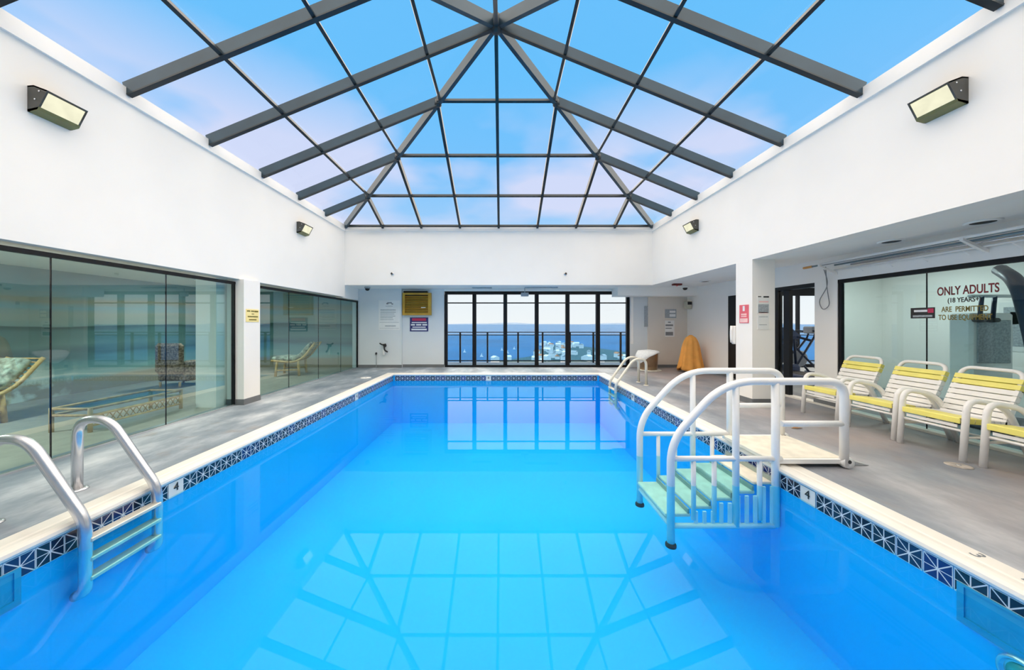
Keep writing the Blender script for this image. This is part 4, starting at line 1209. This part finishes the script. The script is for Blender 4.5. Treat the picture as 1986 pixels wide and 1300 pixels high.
def bamboo_chair(x, y, ang, lab, pillow=True):
    t = thing('bamboo_chair', lab, 'chair', (x, y, 0))
    ca, sa = math.cos(ang), math.sin(ang)
    def P(a, b_, z): return (x + a * ca - b_ * sa, y + a * sa + b_ * ca, z)
    for s in (-1, 1):
        MB().tube(fillet([P(-0.42, s * 0.3, 0.42), P(0.1, s * 0.3, 0.36), P(0.34, s * 0.3, 0.48), P(0.62, s * 0.3, 0.88)], 0.15), 0.028, 8).build('side_rail', 'wood', t)
        for a in (-0.32, 0.24):
            MB().tube([P(a, s * 0.3, 0), P(a * 0.9, s * 0.29, 0.40)], 0.032, 8).build('leg', 'wood', t)
        MB().tube([P(-0.32, s * 0.3, 0.16), P(0.24, s * 0.3, 0.16)], 0.018, 8).build('stretcher', 'wood', t)
    for i in range(9):
        k = i / 8
        a = 0.30 + 0.30 * k; z = 0.44 + 0.43 * k
        MB().tube([P(a, -0.3, z), P(a, 0.3, z)], 0.012, 6).build('back_slat', 'wood', t)
    if pillow:
        v, f = [], []
        path = [(-0.42, 0.46), (-0.2, 0.46), (0.08, 0.44), (0.27, 0.54), (0.42, 0.74), (0.50, 0.86)]
        NA = 10
        for i, (a, z) in enumerate(path):
            e = 0.055 if i in (0, len(path) - 1) else 0.08
            for j in range(NA):
                q = 2 * math.pi * j / NA
                bb = math.copysign(abs(math.cos(q)) ** 0.4, math.cos(q)) * 0.27
                hh = math.copysign(abs(math.sin(q)) ** 0.6, math.sin(q)) * e
                tx, tz = (1, 0) if i < 3 else (0.62, 0.78)
                v.append(P(a - tz * hh, bb, z + tx * hh))
        for i in range(len(path) - 1):
            for j in range(NA):
                m_ = (j + 1) % NA
                f.append((i * NA + j, i * NA + m_, (i + 1) * NA + m_, (i + 1) * NA + j))
        f.append(tuple(range(NA - 1, -1, -1))); f.append(tuple((len(path) - 1) * NA + j for j in range(NA)))
        MB().add(v, f, True).build('cushion', 'cushion', t, label='grey-green leaf-print cushion')
    return t
bamboo_chair(-5.75, 9.1, 0.25, 'bamboo lounge chair with leaf cushion behind the farther lounge glass')
bamboo_chair(-7.35, 4.45, 1.5, 'bamboo chair with slatted back by the mural at the left edge')
# patterned armchair
ac = thing('patterned_armchair', 'brown palm-print armchair in front of the lounge mural', 'armchair', (-7.28, 7.5, 0))
MB().bevbox(-7.55, -7.02, 7.3, 7.85, 0.12, 0.42, 0.05).build('seat', 'fabric', ac)
MB().bevbox(-7.58, -6.99, 7.16, 7.32, 0.30, 0.97, 0.06).build('backrest', 'fabric', ac)
for x in (-7.62, -7.05):
    MB().bevbox(x, x + 0.10, 7.28, 7.85, 0.12, 0.58, 0.04).build('armrest', 'fabric', ac)
for x in (-7.5, -7.07):
    for y in (7.25, 7.78):
        MB().lathe([(0.02, 0.0), (0.028, 0.12)], (x, y, 0), 10).build('leg', 'wood', ac)

# ------------------------------------------------------------------ gym beyond the right-hand glass
box('wall_right', 8.3, 8.4, -2, 7.2, 0, 2.55, 'wall', kind=S)
box('wall_back', 7.12, 11.05, 7.2, 7.3, 0, 2.55, 'wall', kind=S)
def fill_light(x, y, z, w, lab, col, watts):  # added panels that brighten the dim gym and lounge; no known fixtures there
    t = thing('added_fill_light', lab, 'added fill light', (x, y, z - 0.03), 'square fill lights added in gym and lounge')
    MB().bevbox(x - 0.3, x + 0.3, y - 0.3, y + 0.3, z - 0.03, z, 0.008).build('frame', 'trimw', t)
    MB().box(x - 0.26, x + 0.26, y - 0.26, y + 0.26, z - 0.034, z - 0.03).build('diffuser', 'lens', t)
    ld = bpy.data.lights.new('fill_glow', 'AREA'); ld.shape = 'SQUARE'; ld.size = 0.5
    ld.energy = watts; ld.color = col
    lo = bpy.data.objects.new('fill_glow', ld); _finish(lo, t, Vector((x, y, z - 0.04)))
for y, lab in ((1.6, 'added fill light over the near gym floor'), (5.9, 'added fill light over the gym cross wall')):
    fill_light(7.1, y, 2.55, 0.6, lab, (1.0, 0.97, 0.9), 24)
fill_light(-6.9, 3.2, 2.42, 0.6, 'added fill light over the bamboo table in the lounge', (1.0, 0.97, 0.90), 95)
fill_light(-6.9, 8.0, 2.42, 0.6, 'added fill light over the far end of the lounge', (1.0, 0.97, 0.90), 48)
gw = MB().box(6.03, 11.1, YW, YW + 0.08, 2.30, 2.55).build('window_4', 'black', kind=S)
MB().box(6.03, 11.1, YW, YW + 0.08, 0, 0.10).build('sill', 'black', gw)
for x in (6.06, 7.3, 8.35, 9.55, 10.4, 11.05):
    MB().box(x - 0.04, x + 0.04, YW, YW + 0.08, 0.10, 2.30).build('mullion', 'black', gw)
for a, b_ in zip((6.1, 7.34, 8.39, 9.59, 10.44), (7.26, 8.31, 9.51, 10.36, 11.01)):
    MB().box(a, b_, YW + 0.035, YW + 0.045, 0.10, 2.30).build('pane', 'winpane', gw)
gs = MB().box(11.05, 11.12, -2, YW, 2.35, 2.55).build('window_5', 'black', kind=S)
MB().box(11.05, 11.12, -2, YW, 0, 0.6).build('sill_panel', 'wall', gs)
for y in (-1.9, 0.5, 3.0, 5.5, 8.0, 10.5):
    MB().box(11.05, 11.12, y - 0.04, y + 0.04, 0.6, 2.35).build('mullion', 'black', gs)
for a, b_ in zip((-1.86, 0.54, 3.04, 5.54, 8.04), (0.46, 2.96, 5.46, 7.96, 10.46)):
    MB().box(11.08, 11.09, a, b_, 0.6, 2.35).build('pane', 'winpane', gs)
box('wall_front', 6.0, 11.1, -2.1, -2.0, 0, 2.55, 'wall', kind=S)

def treadmill(x, y, lab):
    t = thing('treadmill', lab, 'treadmill', (x, y, 0))
    MB().bevbox(x - 0.36, x + 0.36, y - 0.95, y + 0.75, 0.06, 0.20, 0.03).build('deck', 'gymblue', t)
    MB().box(x - 0.24, x + 0.24, y - 0.9, y + 0.5, 0.20, 0.206).build('belt', 'rubber', t)
    MB().bevbox(x - 0.40, x + 0.40, y + 0.50, y + 0.92, 0.04, 0.36, 0.06).build('motor_hood', 'gymblue', t)
    for s in (-1, 1):
        MB().tube(fillet([(x + s * 0.36, y + 0.62, 0.2), (x + s * 0.36, y + 0.70, 1.08), (x + s * 0.36, y + 0.2, 0.98)], 0.12), 0.03, 8).build('upright', 'gymmetal', t)
    MB().prism([(x - 0.42, y + 0.55, 1.08), (x - 0.42, y + 0.85, 1.30), (x - 0.42, y + 0.88, 1.22), (x - 0.42, y + 0.62, 1.0)], (0.84, 0, 0)).build('console', 'gymblue', t)
    for s in (-1, 1):
        for yy in (y - 0.85, y + 0.8):
            MB().lathe([(0.03, 0), (0.03, 0.06)], (x + s * 0.3, yy, 0), 8).build('foot', 'rubber', t)
treadmill(7.25, 7.9, 'navy treadmill seen through the open gym doorway')
el = thing('folding_bike', 'dark cross-framed exercise bike by the gym window', 'exercise bike', (8.3, 9.3, 0))
bx, by = 8.35, 9.25
for s in (-1, 1):
    MB().tube([(bx - 0.38, by + s * 0.18, 0.04), (bx + 0.30, by + s * 0.10, 1.0)], 0.028, 8).build('cross_leg', 'gymmetal', el)
    MB().tube([(bx + 0.42, by + s * 0.18, 0.04), (bx - 0.28, by + s * 0.10, 0.82)], 0.028, 8).build('cross_leg', 'gymmetal', el)
MB().tube([(bx - 0.38, by - 0.28, 0.03), (bx - 0.38, by + 0.28, 0.03)], 0.03, 8).build('foot_bar', 'gymmetal', el)
MB().tube([(bx + 0.42, by - 0.28, 0.03), (bx + 0.42, by + 0.28, 0.03)], 0.03, 8).build('foot_bar', 'gymmetal', el)
MB().bevbox(bx - 0.42, bx - 0.14, by - 0.14, by + 0.14, 0.82, 0.92, 0.03).build('saddle', 'gymmetal', el)
MB().tube(fillet([(bx + 0.28, by - 0.1, 0.95), (bx + 0.36, by - 0.1, 1.18), (bx + 0.12, by - 0.28, 1.2)], 0.08), 0.022, 8).build('handlebar', 'gymmetal', el)
MB().tube(fillet([(bx + 0.28, by + 0.1, 0.95), (bx + 0.36, by + 0.1, 1.18), (bx + 0.12, by + 0.28, 1.2)], 0.08), 0.022, 8).build('handlebar', 'gymmetal', el)
MB().bevbox(bx + 0.22, bx + 0.42, by - 0.16, by + 0.16, 1.12, 1.32, 0.03).build('console', 'gymgrey', el)
MB().lathe([(0.2, -0.03), (0.23, 0.0), (0.2, 0.03)], (bx, by, 0.42), 20, 'Y').build('flywheel', 'gymgrey', el)
# cable machine with curved dark upright close to the glass
cm = thing('cable_machine', 'dark curved weight machine behind the lettered gym glass', 'gym machine', (7.0, 4.5, 0))
MB().tube(fillet([(6.75, 4.15, 0.0), (6.75, 4.15, 1.0), (6.65, 4.25, 1.95), (6.95, 4.6, 2.15)], 0.4, 9), 0.075, 12).build('curved_upright', 'gymmetal', cm)
MB().bevbox(6.55, 7.15, 4.6, 4.85, 0.0, 1.55, 0.03).build('weight_tower', 'pvc', cm)
MB().bevbox(6.62, 7.08, 4.585, 4.60, 0.85, 1.45, 0.005).build('tower_label', 'greypaper', cm)
MB().tube([(6.45, 4.55, 1.78), (7.6, 4.55, 1.78)], 0.022, 8).build('top_bar', 'pvc', cm)
for x in (6.62, 6.80):
    MB().tube([(x, 4.55, 1.78), (x - 0.03, 4.55, 1.45)], 0.022, 8).build('hanging_strap', 'gymmetal', cm)
    MB().lathe([(0.03, -0.07), (0.035, 0.0), (0.03, 0.07)], (x - 0.03, 4.55, 1.45), 10, 'X').build('grip', 'rubber', cm)
MB().bevbox(6.2, 7.3, 3.6, 4.0, 0.55, 0.68, 0.05).build('bench_pad', 'gymmetal', cm)
for x in (6.35, 7.15):
    MB().box(x - 0.03, x + 0.03, 3.77, 3.83, 0.0, 0.55).build('bench_leg', 'gymmetal', cm)
MB().bevbox(6.3, 7.4, 3.7, 4.9, 0.0, 0.06, 0.02).build('base_frame', 'gymmetal', cm)
notice('gym_poster', 'grey poster on the white gym wall', 'poster', 'X-', 4.9, 5.5, 0.95, 1.75, 8.3, 'paper', [(0.08, 0.92, 0.1, 0.9, 'greypaper'), (0.2, 0.8, 0.55, 0.8, 'paper')])
